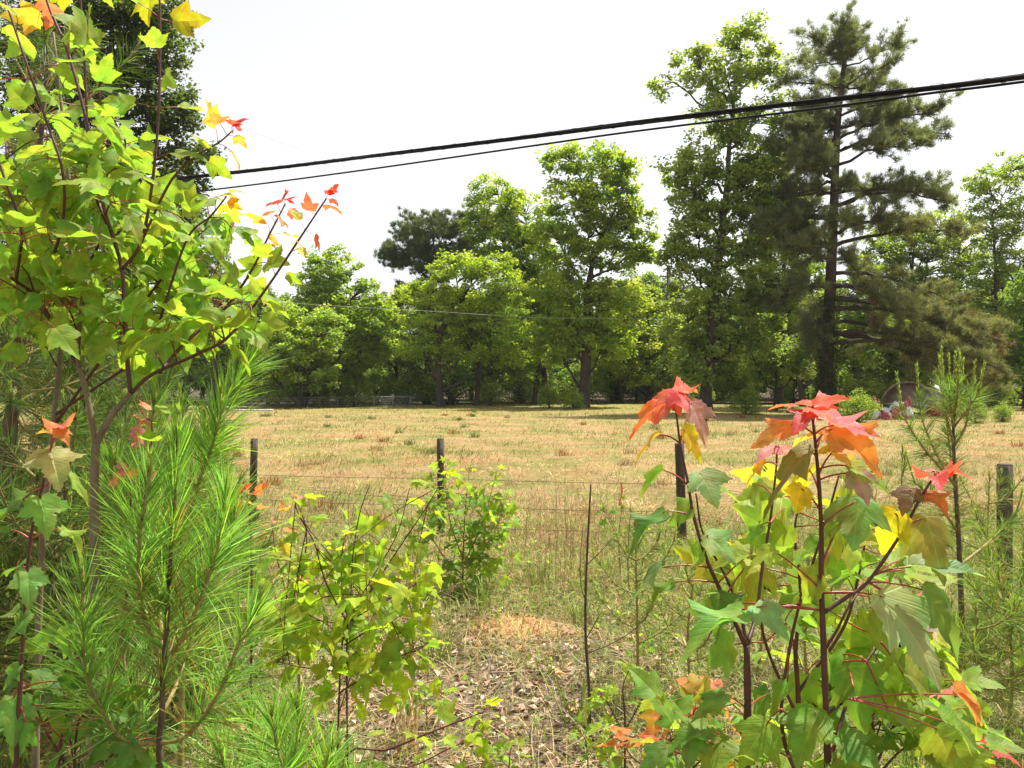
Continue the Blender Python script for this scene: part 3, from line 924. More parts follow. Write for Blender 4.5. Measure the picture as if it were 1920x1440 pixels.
# ------------------------------------------------------------------ far edge of the field: fence, pole, wires, tank, sheeting
def chain_fence():
    d = 56
    root = thing('wire_mesh_fence', 'low wire fence with pale top rail below the trees at left', 'fence', (W(600, 720, d)[0], d, 0))
    xs = np.linspace(395, 770, 12)
    def top(px): return W(px, 747 - (px - 440) * .012, d + (px - 440) * .004)
    mb = MB(); mb.tube([top(x) for x in np.linspace(380, 775, 30)], .016, 6); mb.obj('top_rail', M['galv'], root)
    for x in xs:
        p = top(x); mb = MB(); mb.tube([[p[0], p[1], -.1], [p[0], p[1], p[2] + .02]], .02, 6); mb.obj('post', M['wire_dull'], root)
    for k in range(5):
        mb = MB(); mb.tube([top(x) * np.array([1, 1, 0]) + np.array([0, 0.01, top(x)[2] * (.12 + .18 * k)]) for x in np.linspace(380, 775, 14)], .006, 4)
        mb.obj('wire', M['galv'], root)
    n = 150
    mb = MB()
    for x in np.linspace(380, 775, n):
        p = top(x); mb.tube([[p[0], p[1], .05], [p[0], p[1], p[2]]], .004, 3, cap=False)
    o = mb.obj('mesh_wires', M['galv'], root, kind='stuff')
    mb = MB(); mb.tube([W(x, 772 + .4 * math.sin(x * .1), 47) * np.array([1, 1, 0]) + np.array([0, 0, .07 + float(gz(0, 47)) * .0]) for x in np.linspace(425, 512, 8)], .05, 8)
    tag(mb.obj('pipe', M['white_sheet']), 'white plastic pipe lying on the grass before the wire fence', 'pipe')


chain_fence()


def utility_pole():
    d = 72; x = W(1253, 0, d)[0]
    root = thing('utility_pole', 'grey wooden utility pole standing behind the trees right of centre', 'pole', (x, d, 0))
    zt = W(0, 497, d)[2]
    mb = MB(); mb.tube([[x, d, -.3], [x, d, zt * .5], [x, d, zt]], [.2, .17, .13], 12); mb.obj('shaft', M['post'], root)
    mb = MB(); z = W(0, 519, d)[2]
    mb.tube([[x - .75, d - .18, z], [x + .55, d - .18, z + .03]], .06, 6); mb.obj('crossarm', M['post'], root)
    for s in (-.68, 0, .48):
        mb = MB(); zz = z + .03 + (0 if s else zt - z)
        mb.tube([[x + s, d - .18 * (s != 0), zz], [x + s, d - .18 * (s != 0), zz + .1], [x + s, d - .18 * (s != 0), zz + .22]], [.03, .07, .03], 8); mb.obj('insulator', M['galv'], root)
    return x, d, zt, z


px_, pd_, pzt, pz = utility_pole()


def far_wire(label, pts, r, mat):
    mb = MB(); mb.tube(spline(pts, 40), r, 6)
    tag(mb.obj('overhead_wire', mat), label, 'wire', 'thin wires running to the utility pole')


far_wire('hair-thin wire slanting down the open sky to the pole top', [W(-500, -60, 30), W(60, 112, 38), W(370, 212, 46), W(620, 300, 53), W(860, 380, 60), np.array([px_, pd_, pzt + .22])], .007, M['wire_old'])
far_wire('pale lower wire crossing in front of the centre trees', [W(-400, 440, 30), W(200, 535, 38), W(530, 567, 43), W(800, 583, 48), W(1000, 595, 50), W(1190, 598, 51.5), W(1400, 600, 54)], .011, M['wire_dull'])
far_wire('faint upper wire crossing in front of the centre trees', [W(-300, 350, 30), W(300, 465, 42), W(740, 522, 50), W(950, 541, 50.5), W(1140, 548, 51), W(1300, 552, 54)], .006, M['wire_dull'])


def cables():
    # bundle of lashed cables and a single cable under it, sweeping overhead to the right
    up = [(-700, 425, 26), (0, 371, 19.5), (360, 332, 16.5), (640, 300, 14.6), (1000, 255, 12.5), (1180, 232, 11.6), (1565, 186, 9.9), (1920, 143, 8.6), (2500, 60, 7.0), (3300, -80, 5.6)]
    P = spline([W(a, b, c) for a, b, c in up], 160)
    root = thing('cable_bundle', 'thick black bundle of lashed cables sweeping across the sky', 'cable', P[80])
    s = np.concatenate([[0], np.cumsum(np.linalg.norm(np.diff(P, axis=0), axis=1))])
    for k, (r, off, ph) in enumerate(((.022, .016, 0), (.017, .022, 2.3), (.012, .024, 4.2))):
        a = s * .35 + ph
        Q = P + np.stack([np.zeros(160), np.cos(a) * off, np.sin(a) * off], 1)
        mb = MB(); mb.tube(Q, r, 8); mb.obj('strand', M['cable'], root)
    a = s * 16.0
    Ps = spline([W(a_, b_, c_) for a_, b_, c_ in up], 900)
    s2 = np.concatenate([[0], np.cumsum(np.linalg.norm(np.diff(Ps, axis=0), axis=1))]) * 14
    mb = MB(); mb.tube(Ps + np.stack([np.zeros(900), np.cos(s2) * .04, np.sin(s2) * .04], 1), .003, 4); mb.obj('lashing_wire', M['cable'], root)
    lo = [(-700, 470, 26), (0, 398, 19.6), (370, 356, 16.6), (640, 321, 14.7), (1000, 269, 12.6), (1180, 243, 11.7), (1565, 194, 10), (1760, 167, 9.2), (1920, 147, 8.65), (2500, 66, 7.05), (3300, -70, 5.7)]
    Q = spline([W(a_, b_, c_) for a_, b_, c_ in lo], 160) + np.array([0, .12, 0])
    mb = MB(); mb.tube(Q, .016, 8); tag(mb.obj('cable', M['cable']), 'single black cable hanging just below the thick bundle', 'cable')


cables()


def tank():
    d = 42; C = W(1702, 764, d); r = 1.36
    ax = unit(np.array([.62, .78, 0])); side = np.array([ax[1], -ax[0], 0])
    root = thing('metal_tank', 'half-sunk round galvanised metal tank lying on its side at right', 'tank', (C[0], C[1], 0))
    nl, na = 60, 40
    th = np.linspace(-.35, math.pi + .35, na)
    for nm, rr, mat in (('shell', r, M['galv']), ('liner', r - .05, M['rust'])):
        V = []
        for i in range(nl):
            l = 3.6 * i / (nl - 1)
            R = rr + .025 * math.sin(l * 24)
            for t in th:
                V.append(C + ax * l + side * math.cos(t) * R + np.array([0, 0, math.sin(t) * R]))
        i = (np.arange(nl - 1)[:, None] * na + np.arange(na - 1)[None, :]).reshape(-1)
        mb = MB(); mb.add(V, np.stack([i, i + 1, i + 1 + na, i + na], -1)); mb.obj(nm, mat, root)
    mb = MB(); mb.tube([C + side * math.cos(t) * (r - .02) + np.array([0, 0, math.sin(t) * (r - .02)]) for t in th], .06, 6); mb.obj('rim', M['rust'], root)
    V = [C + ax * .9] + [C + ax * .9 + side * math.cos(t) * (r - .06) + np.array([0, 0, math.sin(t) * (r - .06)]) for t in th]
    mb = MB(); mb.add(V, [[0, k, k + 1] for k in range(1, na)]); mb.obj('end_plate', M['rust'], root)
    mb = MB(); a = C + side * -1.25 - ax * .05 + np.array([0, 0, .18]); b = C + side * 1.25 - ax * .05 + np.array([0, 0, .05])
    mb.tube(bez(a, (a + b) / 2 + [0, 0, .12], b, 6), .035, 6); mb.obj('bar', M['wire_pale'], root)
    rng = np.random.default_rng(5); mb = MB(); n = 900
    t = rng.uniform(.9, 2.9, n); l = rng.uniform(-.15, 1.6, n)[:, None]
    P = C + ax * l + side * np.cos(t)[:, None] * (r + rng.uniform(0, .22, (n, 1))) + np.stack([0 * t, 0 * t, np.sin(t) * (r + .02)], 1) + rng.normal(0, .06, (n, 3)) + [0, 0, .06]
    cards(mb, P, rng.normal(0, 1, (n, 3)), rng.normal(0, .5, (n, 3)) + [0, 0, 1], rng.uniform(.1, .2, n), rng.uniform(.08, .15, n), jit((.17, .21, .025), n, rng=rng))
    v = thing('vine', 'yellow-green vine creeping over the top of the metal tank', 'vine', (C[0], C[1], r))
    st = MB(); st.tube([C + side * math.cos(t_) * (r + .04) + np.array([0, 0, math.sin(t_) * (r + .04)]) - ax * .0 + ax * .1 for t_ in np.linspace(2.9, 1.0, 12)], .015, 4)
    st.obj('stem', M['twig_dark'], v)
    mb.obj('leaves', M['tree_leaf'], v, kind='stuff')


tank()


def crumple(c, r, seed, squash=.6, rot=0):
    rng = np.random.default_rng(seed)
    nu, nv = 28, 14
    V = []
    k = rng.normal(0, 1, (10, 3)) * 2.4; ph = rng.uniform(0, 6, 10)
    for j in range(nv):
        for i in range(nu):
            a = 2 * math.pi * i / nu; b = math.pi / 2 * j / (nv - 1)
            u = np.array([math.cos(a) * math.cos(b), math.sin(a) * math.cos(b), math.sin(b)])
            f = 1 + .30 * sum(abs(math.sin(k[q] @ u + ph[q])) - .5 for q in range(10)) / 1.6
            p = u * f * np.array([r[0], r[1], r[2]])
            V.append(np.array(c) + np.array([p[0] * math.cos(rot) - p[1] * math.sin(rot), p[0] * math.sin(rot) + p[1] * math.cos(rot), p[2] - .03]))
    Fq = []
    for j in range(nv - 1):
        for i in range(nu):
            Fq.append([j * nu + i, j * nu + (i + 1) % nu, (j + 1) * nu + (i + 1) % nu, (j + 1) * nu + i])
    return V, Fq


def heap():
    d = 37
    def G(px): x = (px - CX) / F * d; return x
    root = thing('plastic_sheet_heap', 'heap of crumpled red and white plastic sheeting before the metal tank', 'sheeting', (G(1668), d, 0))
    for px, dd, r, m, sd in ((1642, 0, (.30, .3, .42), 'white_sheet', 1), (1645, .25, (.34, .4, .92), 'red_sheet', 2), (1664, .2, (.42, .4, .62), 'white_sheet', 3), (1681, 0, (.34, .35, .62), 'red_sheet', 4),
                             (1690, .35, (.5, .4, .88), 'white_sheet', 5), (1700, -.15, (.26, .3, .55), 'white_sheet', 6), (1703, .1, (.3, .3, .9), 'red_sheet', 7), (1697, -.35, (.2, .15, .22), 'red_sheet', 8), (1655, -.2, (.3, .25, .34), 'red_sheet', 9)):
        mb = MB(); V, Fq = crumple((G(px), d + dd, 0), tuple(q * .72 for q in r), sd); mb.add(V, Fq); mb.obj('sheet', M[m], root, smooth=False)
    d = 36
    mb = MB(); V, Fq = crumple(((1752 - CX) / F * 40, 40, .0), (.4, .35, .45), 11); mb.add(V, Fq)
    tag(mb.obj('plastic_bag', M['red_sheet'], smooth=False), 'small faded red bag half hidden behind the young pine', 'bag')


heap()
for px, d, s, k, lab in ((1610, 35, .45, 1, 'rounded bright green bush just left of the plastic sheeting'), (1632, 43, .4, 0, 'leafy bush between the sheeting and the metal tank'), (1400, 43, .4, 0, 'low green bush at the foot of the tall airy tree'),
                         (1880, 34, .28, 1, 'small yellowish bush on the grass at the right edge'), (1830, 33, .25, 0, 'low weedy bush on the grass behind the young pine'), (1075, 50, .42, 1, 'dark green bush at the foot of the big central oak'),
                         (1030, 51, .38, 0, 'pale green bush left of the big central oak trunk')):
    filler(px, d, k, s, rngf, PROT_S, 'bush', lab, 'bush', None)

# ------------------------------------------------------------------ field grass and litter (uncountable)
def blades(mb, P, h, wd, lean, col, rng, azim=None):
    n = len(P)
    a = rng.uniform(0, 6.283, n) if azim is None else azim
    Dv = unit(np.stack([np.cos(a) * lean, np.sin(a) * lean, np.ones(n)], 1))
    s = np.stack([-np.sin(a), np.cos(a), np.zeros(n)], 1)
    b = rng.uniform(0, 6.283, n); s = unit(s * .6 + np.stack([np.cos(b), np.sin(b), 0 * b], 1) * .6)
    wd = np.asarray(wd)[:, None] * .5; h = np.asarray(h)[:, None]
    Mi = P + Dv * h * .55
    T = P + Dv * h * .9 + np.stack([np.cos(a), np.sin(a), -.35 * np.ones(n)], 1) * h * (.25 + .3 * lean[:, None])
    T[:, 2] = np.maximum(T[:, 2], P[:, 2] + .012)
    V = np.stack([P - s * wd, P + s * wd, Mi + s * wd * .8, Mi - s * wd * .8, T], 1)
    i = np.arange(n)[:, None] * 5
    mb.add(V.reshape(-1, 3), np.concatenate([i + [[0, 1, 2]], i + [[0, 2, 3]], i + [[3, 2, 4]]], 0), np.repeat(col, 5, 0))


def vnoise(x, y, s, seed):
    r = np.random.default_rng(seed); z = 0
    for q in range(7):
        k = r.normal(0, 1, 2) * s * (1 + q * .35); z = z + np.sin(k[0] * x + k[1] * y + r.uniform(0, 6)) / (1 + q * .25)
    return z / 2.6


def field_grass():
    rng = np.random.default_rng(55); mb = MB(); n = 112000
    d = 6.4 * (58 / 6.4) ** (rng.uniform(0, 1, n) ** 1.08)
    x = rng.uniform(-.72, .72, n) * d
    g = vnoise(x, d, .9, 1) + .5 * vnoise(x, d, 2.5, 11) + rng.normal(0, .4, n)
    o = .8 * vnoise(x, d, 1.1, 2) + .7 * vnoise(x, d, 3.0, 12) + rng.normal(0, .3, n)
    col = jit((.405, .285, .13), n, .12, rng, .3)
    gm = g > .36; col[gm] = jit((.20, .235, .05), gm.sum(), .15, rng, .25)
    om = (o > .48) & ~gm; col[om] = jit((.38, .20, .08), om.sum(), .12, rng, .3)
    col *= (1 + .22 * vnoise(x * .35, d, .8, 21) + .15 * vnoise(x, d, .25, 22) + .32 * vnoise(x, d, 3.0, 24))[:, None].clip(.5, 1.6)
    h = rng.uniform(.035, .115, n) * (1 + .35 * vnoise(x, d, .7, 23)).clip(.4, 1.8) * (1 + .25 * (o > .6)) * (1 + .010 * d); lean = np.exp(rng.uniform(-.6, 2.0, n)); h = h * (1 + .22 * np.minimum(lean, 4))
    az = 3.0 * vnoise(x, d, 1.3, 31) + rng.normal(0, .8, n)
    lean[gm] = rng.uniform(.2, 1.2, gm.sum())
    blades(mb, np.stack([x, d, gz(x, d) - .004], 1), h, (.004 + .00042 * d) * rng.uniform(.7, 1.4, n), lean, col, rng, az)
    # rough uncut tussocks
    nt = 90
    td = 8.5 * (50 / 8.5) ** rng.uniform(0, 1, nt); tx = rng.uniform(-.65, .65, nt) * td
    k = 60; idx = np.repeat(np.arange(nt), k); m = len(idx)
    tc = np.where(rng.uniform(0, 1, (nt, 1)) < .45, np.array([[.30, .135, .05]]), np.where(rng.uniform(0, 1, (nt, 1)) < .5, np.array([[.14, .18, .04]]), np.array([[.36, .26, .12]])))
    P = np.stack([tx[idx] + rng.normal(0, .09, m), td[idx] + rng.normal(0, .09, m), np.zeros(m)], 1); P[:, 2] = gz(P[:, 0], P[:, 1])
    blades(mb, P, rng.uniform(.12, .3, m), .005 + .0004 * td[idx], rng.uniform(.1, 1.0, m), tc[idx] * np.exp(rng.normal(0, .2, (m, 1))), rng)
    o = mb.obj('dry_grass', M['dry']); o['kind'] = 'stuff'; o['label'] = 'mown straw-coloured grass with green patches covering the field'; o['category'] = 'grass'


field_grass()


def litter():
    rng = np.random.default_rng(56); mb = MB(); n = 20000
    d = rng.uniform(2.7, 7.4, n) ** 1.0
    x = rng.uniform(-.72, .72, n) * d
    keep = (d + vnoise(x, d, 1.4, 5) * .9 + rng.normal(0, .5, n)) < 5.7
    d, x = d[keep], x[keep]; n = len(x)
    P = np.stack([x, d, gz(x, d) + rng.uniform(.004, .035, n)], 1)
    base = np.array([[.27, .19, .125], [.38, .285, .195], [.17, .115, .075], [.48, .38, .28], [.27, .14, .075], [.12, .08, .055]])
    col = base[rng.choice(6, n, p=[.28, .22, .2, .1, .1, .1])] * 1.2 * np.exp(rng.normal(0, .42, (n, 1)))
    D = unit(rng.normal(0, 1, (n, 3)) * [1, 1, .3]); L = rng.uniform(.015, .07, n)
    cards(mb, P, D, unit(rng.normal(0, .42, (n, 3)) + [0, 0, 1]), L, L * rng.uniform(.4, .8, n), np.clip(col, .01, .8), .22)
    o = mb.obj('leaf_litter', M['dry']); o['kind'] = 'stuff'; o['label'] = 'brown fallen leaves scattered over the foreground soil'; o['category'] = 'leaves'
    mb = MB()
    for k in range(700):
        dd = rng.uniform(2.8, 6.6); xx = rng.uniform(-.7, .7) * dd; a = rng.uniform(0, 6.283); l = rng.uniform(.12, .75)
        p = np.array([xx, dd, float(gz(xx, dd)) + .018]); e = p + np.array([math.cos(a) * l, math.sin(a) * l, rng.uniform(0, .06)])
        c = np.array([.45, .35, .25]) * rng.uniform(.45, 1.15)
        mb.tube(bez(p, (p + e) / 2 + rng.normal(0, .03, 3) * [1, 1, .4], e, 5), np.linspace(.0038, .002, 5) * rng.uniform(.6, 1.4), 4, c, cap=False)
    n = 17000
    d = rng.uniform(2.8, 6.4, n); x = rng.uniform(-.7, .7, n) * d
    a = rng.uniform(0, 6.283, n)
    needles(mb, np.stack([x, d, gz(x, d) + .02], 1), np.stack([np.cos(a), np.sin(a), rng.normal(.05, .1, n)], 1), rng.uniform(.08, .2, n), rng.uniform(.002, .004, n), jit((.45, .33, .19), n, .15, rng, .4), .05, rng)
    o = mb.obj('twig_litter', M['dry']); o['kind'] = 'stuff'; o['label'] = 'pale broken twigs and pine straw strewn on the foreground soil'; o['category'] = 'twigs'


litter()


def roadside_grass():
    """green grass, weeds and dead stalks growing between the saplings and along the fence"""
    rng = np.random.default_rng(57); mb = MB()
    n = 130000
    d = 2.75 + 7.2 * rng.uniform(0, 1, n) ** 1.1; x = rng.uniform(-.72, .74, n) * d
    px = CX + x / d * F; 
    w = vnoise(x, d, 1.6, 8) * .8
    # greener to the right and along the fence, bare in the middle foreground
    pr = .48 + .55 * np.clip((px - 1080) / 350, 0, 1) + .5 * np.clip((620 - px) / 200, 0, 1) + .55 * np.exp(-((d - 6.7) / 1.3) ** 2) + .25 * w
    pr[(d < 4.3) & (px > 640) & (px < 1130)] *= .35
    keep = rng.uniform(0, 1, n) < pr * .75
    d, x, px = d[keep], x[keep], px[keep]; n = len(x)
    col = jit((.19, .27, .05), n, .15, rng, .28)
    dm = rng.uniform(0, 1, n) < .42; col[dm] = jit((.46, .34, .16), dm.sum(), .12, rng, .25)
    blades(mb, np.stack([x, d, gz(x, d) - .003], 1), rng.uniform(.06, .26, n), rng.uniform(.003, .006, n), rng.uniform(.15, 1.5, n), col, rng)
    o = mb.obj('roadside_grass', M['dry']); o['kind'] = 'stuff'; o['label'] = 'thin green and dry grass between the saplings and the fence'; o['category'] = 'grass'
    # thin reddish dead stalks along the fence
    mb = MB()
    for k in range(120):
        dd = rng.uniform(5.6, 8.6); px = rng.choice([rng.uniform(960, 1170), rng.uniform(480, 1900), rng.uniform(1000, 1120)])
        xx = (px - CX) / F * dd; h = rng.uniform(.25, .8)
        p = np.array([xx, dd, float(gz(xx, dd))]); e = p + np.array([rng.normal(0, .07), rng.normal(0, .07), h])
        mb.tube(bez(p, (p + e) / 2 + rng.normal(0, .02, 3), e, 4), np.linspace(.0026, .0012, 4), 3, np.array([.42, .28, .16]) * rng.uniform(.6, 1.3), cap=False)
        for q in range(rng.integers(0, 4)):
            t = rng.uniform(.4, .95); b = p + (e - p) * t; f = b + np.array([rng.normal(0, .06), rng.normal(0, .06), rng.uniform(.04, .14)])
            mb.tube(np.array([b, f]), [.0014, .0008], 3, np.array([.36, .2, .1]), cap=False)
    o = mb.obj('dead_stalks', M['dry']); o['kind'] = 'stuff'; o['label'] = 'thin reddish dead weed stalks standing along the fence line'; o['category'] = 'weeds'
    # broad low weeds
    mb = MB(); n = 24000
    d = 2.8 + 6.0 * rng.uniform(0, 1, n); x = rng.uniform(-.7, .74, n) * d; px = CX + x / d * F
    pr = .2 + .5 * np.clip((px - 1050) / 250, 0, 1) + .5 * np.clip((600 - px) / 150, 0, 1) + .75 * np.exp(-((d - 6.6) / 1.1) ** 2) + .35 * vnoise(x, d, 2.2, 12)
    pr[(d < 5.2) & (px > 620) & (px < 1120)] *= .2
    keep = rng.uniform(0, 1, n) < pr; d, x = d[keep], x[keep]; n = len(x)
    P = np.stack([x, d, gz(x, d) + rng.uniform(.01, .22, n) * rng.uniform(0, 1, n)], 1); L = rng.uniform(.025, .06, n)
    cards(mb, P, rng.normal(0, 1, (n, 3)) * [1, 1, .4] + [0, 0, .3], rng.normal(0, .5, (n, 3)) + [0, 0, 1], L, L * rng.uniform(.3, .7, n), jit((.17, .25, .05), n, .2, rng, .3))
    o = mb.obj('low_weeds', M['tree_leaf']); o['kind'] = 'stuff'; o['label'] = 'low green weeds spreading over the near ground'; o['category'] = 'weeds'


roadside_grass()

# ------------------------------------------------------------------ sandy mound
def mound():
    C = W(978, 1205, 5.0); cx, cy = C[0], C[1] + .1
    rng = np.random.default_rng(60)
    nr, na = 22, 48; V = [(cx, cy, .07 + float(gz(cx, cy)))]
    for i in range(1, nr):
        for j in range(na):
            a = 2 * math.pi * j / na; u = i / (nr - 1)
            R = u * (.36 + .07 * math.sin(3 * a + 1) + .035 * math.sin(7 * a) + .02 * math.sin(13 * a))
            h = .07 * (1 - u ** 2) ** 1.3 + (.016 * math.sin(11 * a + 9 * u) * (1 - u) + rng.normal(0, .006)) * (u < .95)
            x, y = cx + R * math.cos(a), cy + R * .8 * math.sin(a)
            V.append((x, y, float(gz(x, y)) + h - .012 * (i == nr - 1)))
    mb = MB(); mb.add(V, [[0, 1 + j, 1 + (j + 1) % na] for j in range(na)])
    mb.f.append((np.array([[1 + (i - 1) * na + j, 1 + (i - 1) * na + (j + 1) % na, 1 + i * na + (j + 1) % na, 1 + i * na + j] for i in range(1, nr - 1) for j in range(na)])[:, ::-1], 0))
    root = thing('sand_mound', 'small orange sandy mound on the ground in the middle foreground', 'mound', (cx, cy, 0))
    mb.obj('heap', M['sand'], root)
    n = 1400; a = rng.uniform(0, 6.283, n); u = rng.uniform(0, 1.5, n) ** .5
    x = cx + .42 * u * np.cos(a); y = cy + .34 * u * np.sin(a)
    P = np.stack([x, y, gz(x, y) + .07 * np.clip(1 - u ** 2, 0, 1) ** 1.3 + .004], 1)
    g = MB(); L = rng.uniform(.006, .018, n)
    cards(g, P, rng.normal(0, 1, (n, 3)), rng.normal(0, .6, (n, 3)) + [0, 0, 1], L, L * .9, jit((.42, .22, .09), n, rng=rng), .4)
    g.obj('crumbs', M['dry'], root, kind='stuff')


mound()

# ------------------------------------------------------------------ post-and-wire fence
def fence():
    rng = np.random.default_rng(61)
    spec = [(477, 822, 8.9, .040), (826, 822, 8.4, .038), (1274, 831, 8.0, .047), (1884, 870, 5.7, .051)]
    extra = [(60, 822, 9.3, .042), (2600, 905, 4.1, .05)]
    root = thing('wire_fence', 'old post and wire fence of round weathered posts along the field', 'fence', (W(1050, 720, 8.2)[0], 8.2, 0))
    tops = []
    for k, (px, py, d, r) in enumerate([extra[0]] + spec + [extra[1]]):
        T = W(px, py, d); x = T[0]
        lean = rng.normal(0, .012, 2)
        mb = MB(); nz = 7; P = [[x - lean[0] * (1 - t), d - lean[1] * (1 - t), -.15 + (T[2] + .15) * t] for t in np.linspace(0, 1, nz)]
        R = r * (1 + rng.normal(0, .02, nz)); 
        mb.tube(P[:-1] + [[P[-1][0], P[-1][1], P[-1][2] - .008]], R, 14); 
        mb.tube([[P[-1][0], P[-1][1], P[-1][2] - .0079], P[-1]], [r * 1.0, r * .88], 14)
        mb.obj('post', M['post'], root)
        tops.append(T)
    for hh, sag in ((.60, .02), (.33, .035), (.12, .03)):
        for a, b in zip(tops[:-1], tops[1:]):
            A = np.array([a[0], a[1] - .05, a[2] * hh + .0]); B = np.array([b[0], b[1] - .05, b[2] * hh])
            mb = MB(); mb.tube(bez(A, (A + B) / 2 - [0, 0, sag], B, 14), .0028, 5); mb.obj('wire', M['wire_old'], root)
    A, B = tops[2], tops[3]
    p = A * .24 + B * .76; p = np.array([p[0], p[1] - .055, A[2] * .6 * .3 + B[2] * .6 * .7 - .012])
    mb = MB(); n = 9
    P = np.stack([p[0] + .012 * np.sin(np.linspace(0, 5, n)), p[1] - .01 + .01 * np.cos(np.linspace(0, 4, n)), p[2] + .02 - np.linspace(0, .24, n)], 1)
    V = np.concatenate([P - [.009, 0, 0], P + [.009, .004, 0]]); 
    mb.add(V, [[i, i + 1, n + i + 1, n + i] for i in range(n - 1)])
    tag(mb.obj('flagging_ribbon', M['ribbon']), 'short orange ribbon tied to the fence wire near a post', 'ribbon')


fence()

# ------------------------------------------------------------------ young pines
def pine_shoot(mb_n, mb_b, P, r0, r1, rng, col, nl=.16, den=260, wd=.0019, start=.25, spread=1.0, candle=0.0, droop=.12, col_old=None):
    """needles along polyline P"""
    n = len(P); mb_b.tube(P, np.linspace(r0, r1, n), 6)
    s = np.concatenate([[0], np.cumsum(np.linalg.norm(np.diff(P, axis=0), axis=1))]); L = s[-1]
    k = int(den * L * (1 - start)); 
    if k < 3: return
    u = rng.uniform(start, 1.0, k) * L
    p = np.stack([np.interp(u, s, P[:, q]) for q in range(3)], 1)
    T = unit(np.gradient(P, axis=0)); t = unit(np.stack([np.interp(u, s, T[:, q]) for q in range(3)], 1))
    tt = u / L
    m = 3
    p = np.repeat(p, m, 0); t = np.repeat(t, m, 0); tt = np.repeat(tt, m)
    R = sphere_dirs(k, rng); R = np.repeat(R, m, 0); R = unit(R - t * (R * t).sum(1, keepdims=True))
    R = unit(R + rng.normal(0, .16, R.shape))
    ang = spread * np.interp(tt, [start, .8, 1.0], [1.15, .85, .35]) * rng.uniform(.8, 1.15, len(tt))
    D = t * np.cos(ang)[:, None] + R * np.sin(ang)[:, None]
    ln = nl * rng.uniform(.7, 1.15, len(tt)) * np.interp(tt, [0, .85, 1], [1, 1, .65])
    c = jit(col, len(tt), .16, rng, .34)
    if col_old is not None:
        old = rng.uniform(0, 1, len(tt)) < np.interp(tt, [start, start + .35], [.35, 0]); c[old] = jit(col_old, old.sum(), .1, rng, .2)
    needles(mb_n, p, D, ln, np.full(len(tt), wd), c, droop, rng)
    if candle > 0:
        A = P[-1]; tv = unit(unit(P[-1] - P[-2]) * .4 + [0, 0, .8])
        E = A + tv * candle; mb_b.tube(np.array([A, (A + E) / 2, E]), [r1 * 1.3, r1 * 1.2, r1 * .6], 6)
        k = int(candle * 900); q = rng.uniform(0.05, 1, k)[:, None]
        Rr = sphere_dirs(k, rng); D = unit(tv * 1.0 + Rr * .38)
        needles(mb_n, A + (E - A) * q, D, rng.uniform(.012, .03, k), np.full(k, wd * 1.5), jit((.30, .40, .10), k, .1, rng, .15), 0, rng)


def young_pine(label, trunk, r0, shoots, col, seed, nl=.16, den=260, wd=.0019, candle=.05, d=2.0, droop=.12, start=.22, name='pine_sapling', trunk_needles=.55, spread=1.0, col_old=(.3, .19, .08), tn_den=1.0, dark=False):
    rng = np.random.default_rng(seed)
    T = spline(trunk, 26)
    x, y = T[0][0], T[0][1]; T[0][2] = float(gz(x, y)) - .04
    root = thing(name, label, 'pine', (x, y, float(gz(x, y))))
    tb, tn = MB(), MB()
    pine_shoot(tn, tb, T, r0, .0035, rng, col, nl, den * tn_den, wd, trunk_needles, spread, candle * 1.3, droop, col_old)
    o = tb.obj('trunk', M['pine_shoot' if r0 < .012 and not dark else 'sapling_bark'], root)
    nn = tn.obj('needles', M['needle'], kind='stuff'); put(nn, o)
    for s in shoots:
        b, n_ = MB(), MB()
        P = spline(s, 14)
        pine_shoot(n_, b, P, min(r0 * .45 + .001, .0075), .0028, rng, col, nl, den, wd, start, spread, candle * rng.uniform(.6, 1.4), droop, col_old)
        o = b.obj('branch', M['pine_shoot'], root)
        if n_.n:
            nn = n_.obj('needles', M['needle'], kind='stuff'); put(nn, o)
    return root


def auto_shoots(T, n, t0, t1, reach, rise, rng, bias=None):
    out = []
    for q in range(n):
        t = t0 + (t1 - t0) * (q + rng.uniform(0, 1)) / n
        i = int(t * (len(T) - 1)); p = T[i]; a = q * 2.4 + rng.uniform(-.4, .4)
        r = reach * (1.1 - .75 * t) * rng.uniform(.75, 1.2)
        o = np.array([math.cos(a), math.sin(a), 0])
        e = p + o * r + np.array([0, 0, rise * r * rng.uniform(.7, 1.3)])
        out.append([p, p + o * r * .5 + np.array([0, 0, rise * r * .28]), e])
    return out


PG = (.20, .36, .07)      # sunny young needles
PGD = (.06, .105, .03)

# near pine, lower left
d = 1.6
young_pine('near pine sapling with long bright needles in the lower left corner',
           pxs([(296, 2150), (298, 1700), (300, 1440), (298, 1394), (304, 1332), (306, 1248), (312, 1190), (318, 1080), (327, 930), (334, 830)], d), .0085,
           [pxs(q, d) for q in ([(306, 1250), (285, 1195), (262, 1120, -.03), (262, 1010, -.04), (280, 890, -.04)], [(306, 1250), (345, 1190), (385, 1100, .02), (415, 1000, .04), (425, 925, .05)],
                                [(298, 1394), (350, 1380, -.03), (410, 1300, -.06), (450, 1200, -.08), (485, 1140, -.08)], [(298, 1394), (230, 1388, -.04), (180, 1310, -.08), (157, 1240, -.1), (155, 1105, -.12)],
                                [(300, 1350), (340, 1260, .1), (370, 1150, .16), (395, 1060, .2)], [(298, 1394), (270, 1370, .12), (240, 1280, .2), (225, 1180, .22)], [(306, 1250), (300, 1150, .1), (290, 1040, .14), (300, 960, .15)])],
           PG, 101, nl=.155, den=330, d=d, wd=.0022, spread=.8, trunk_needles=.66, dark=True)
d = 2.15
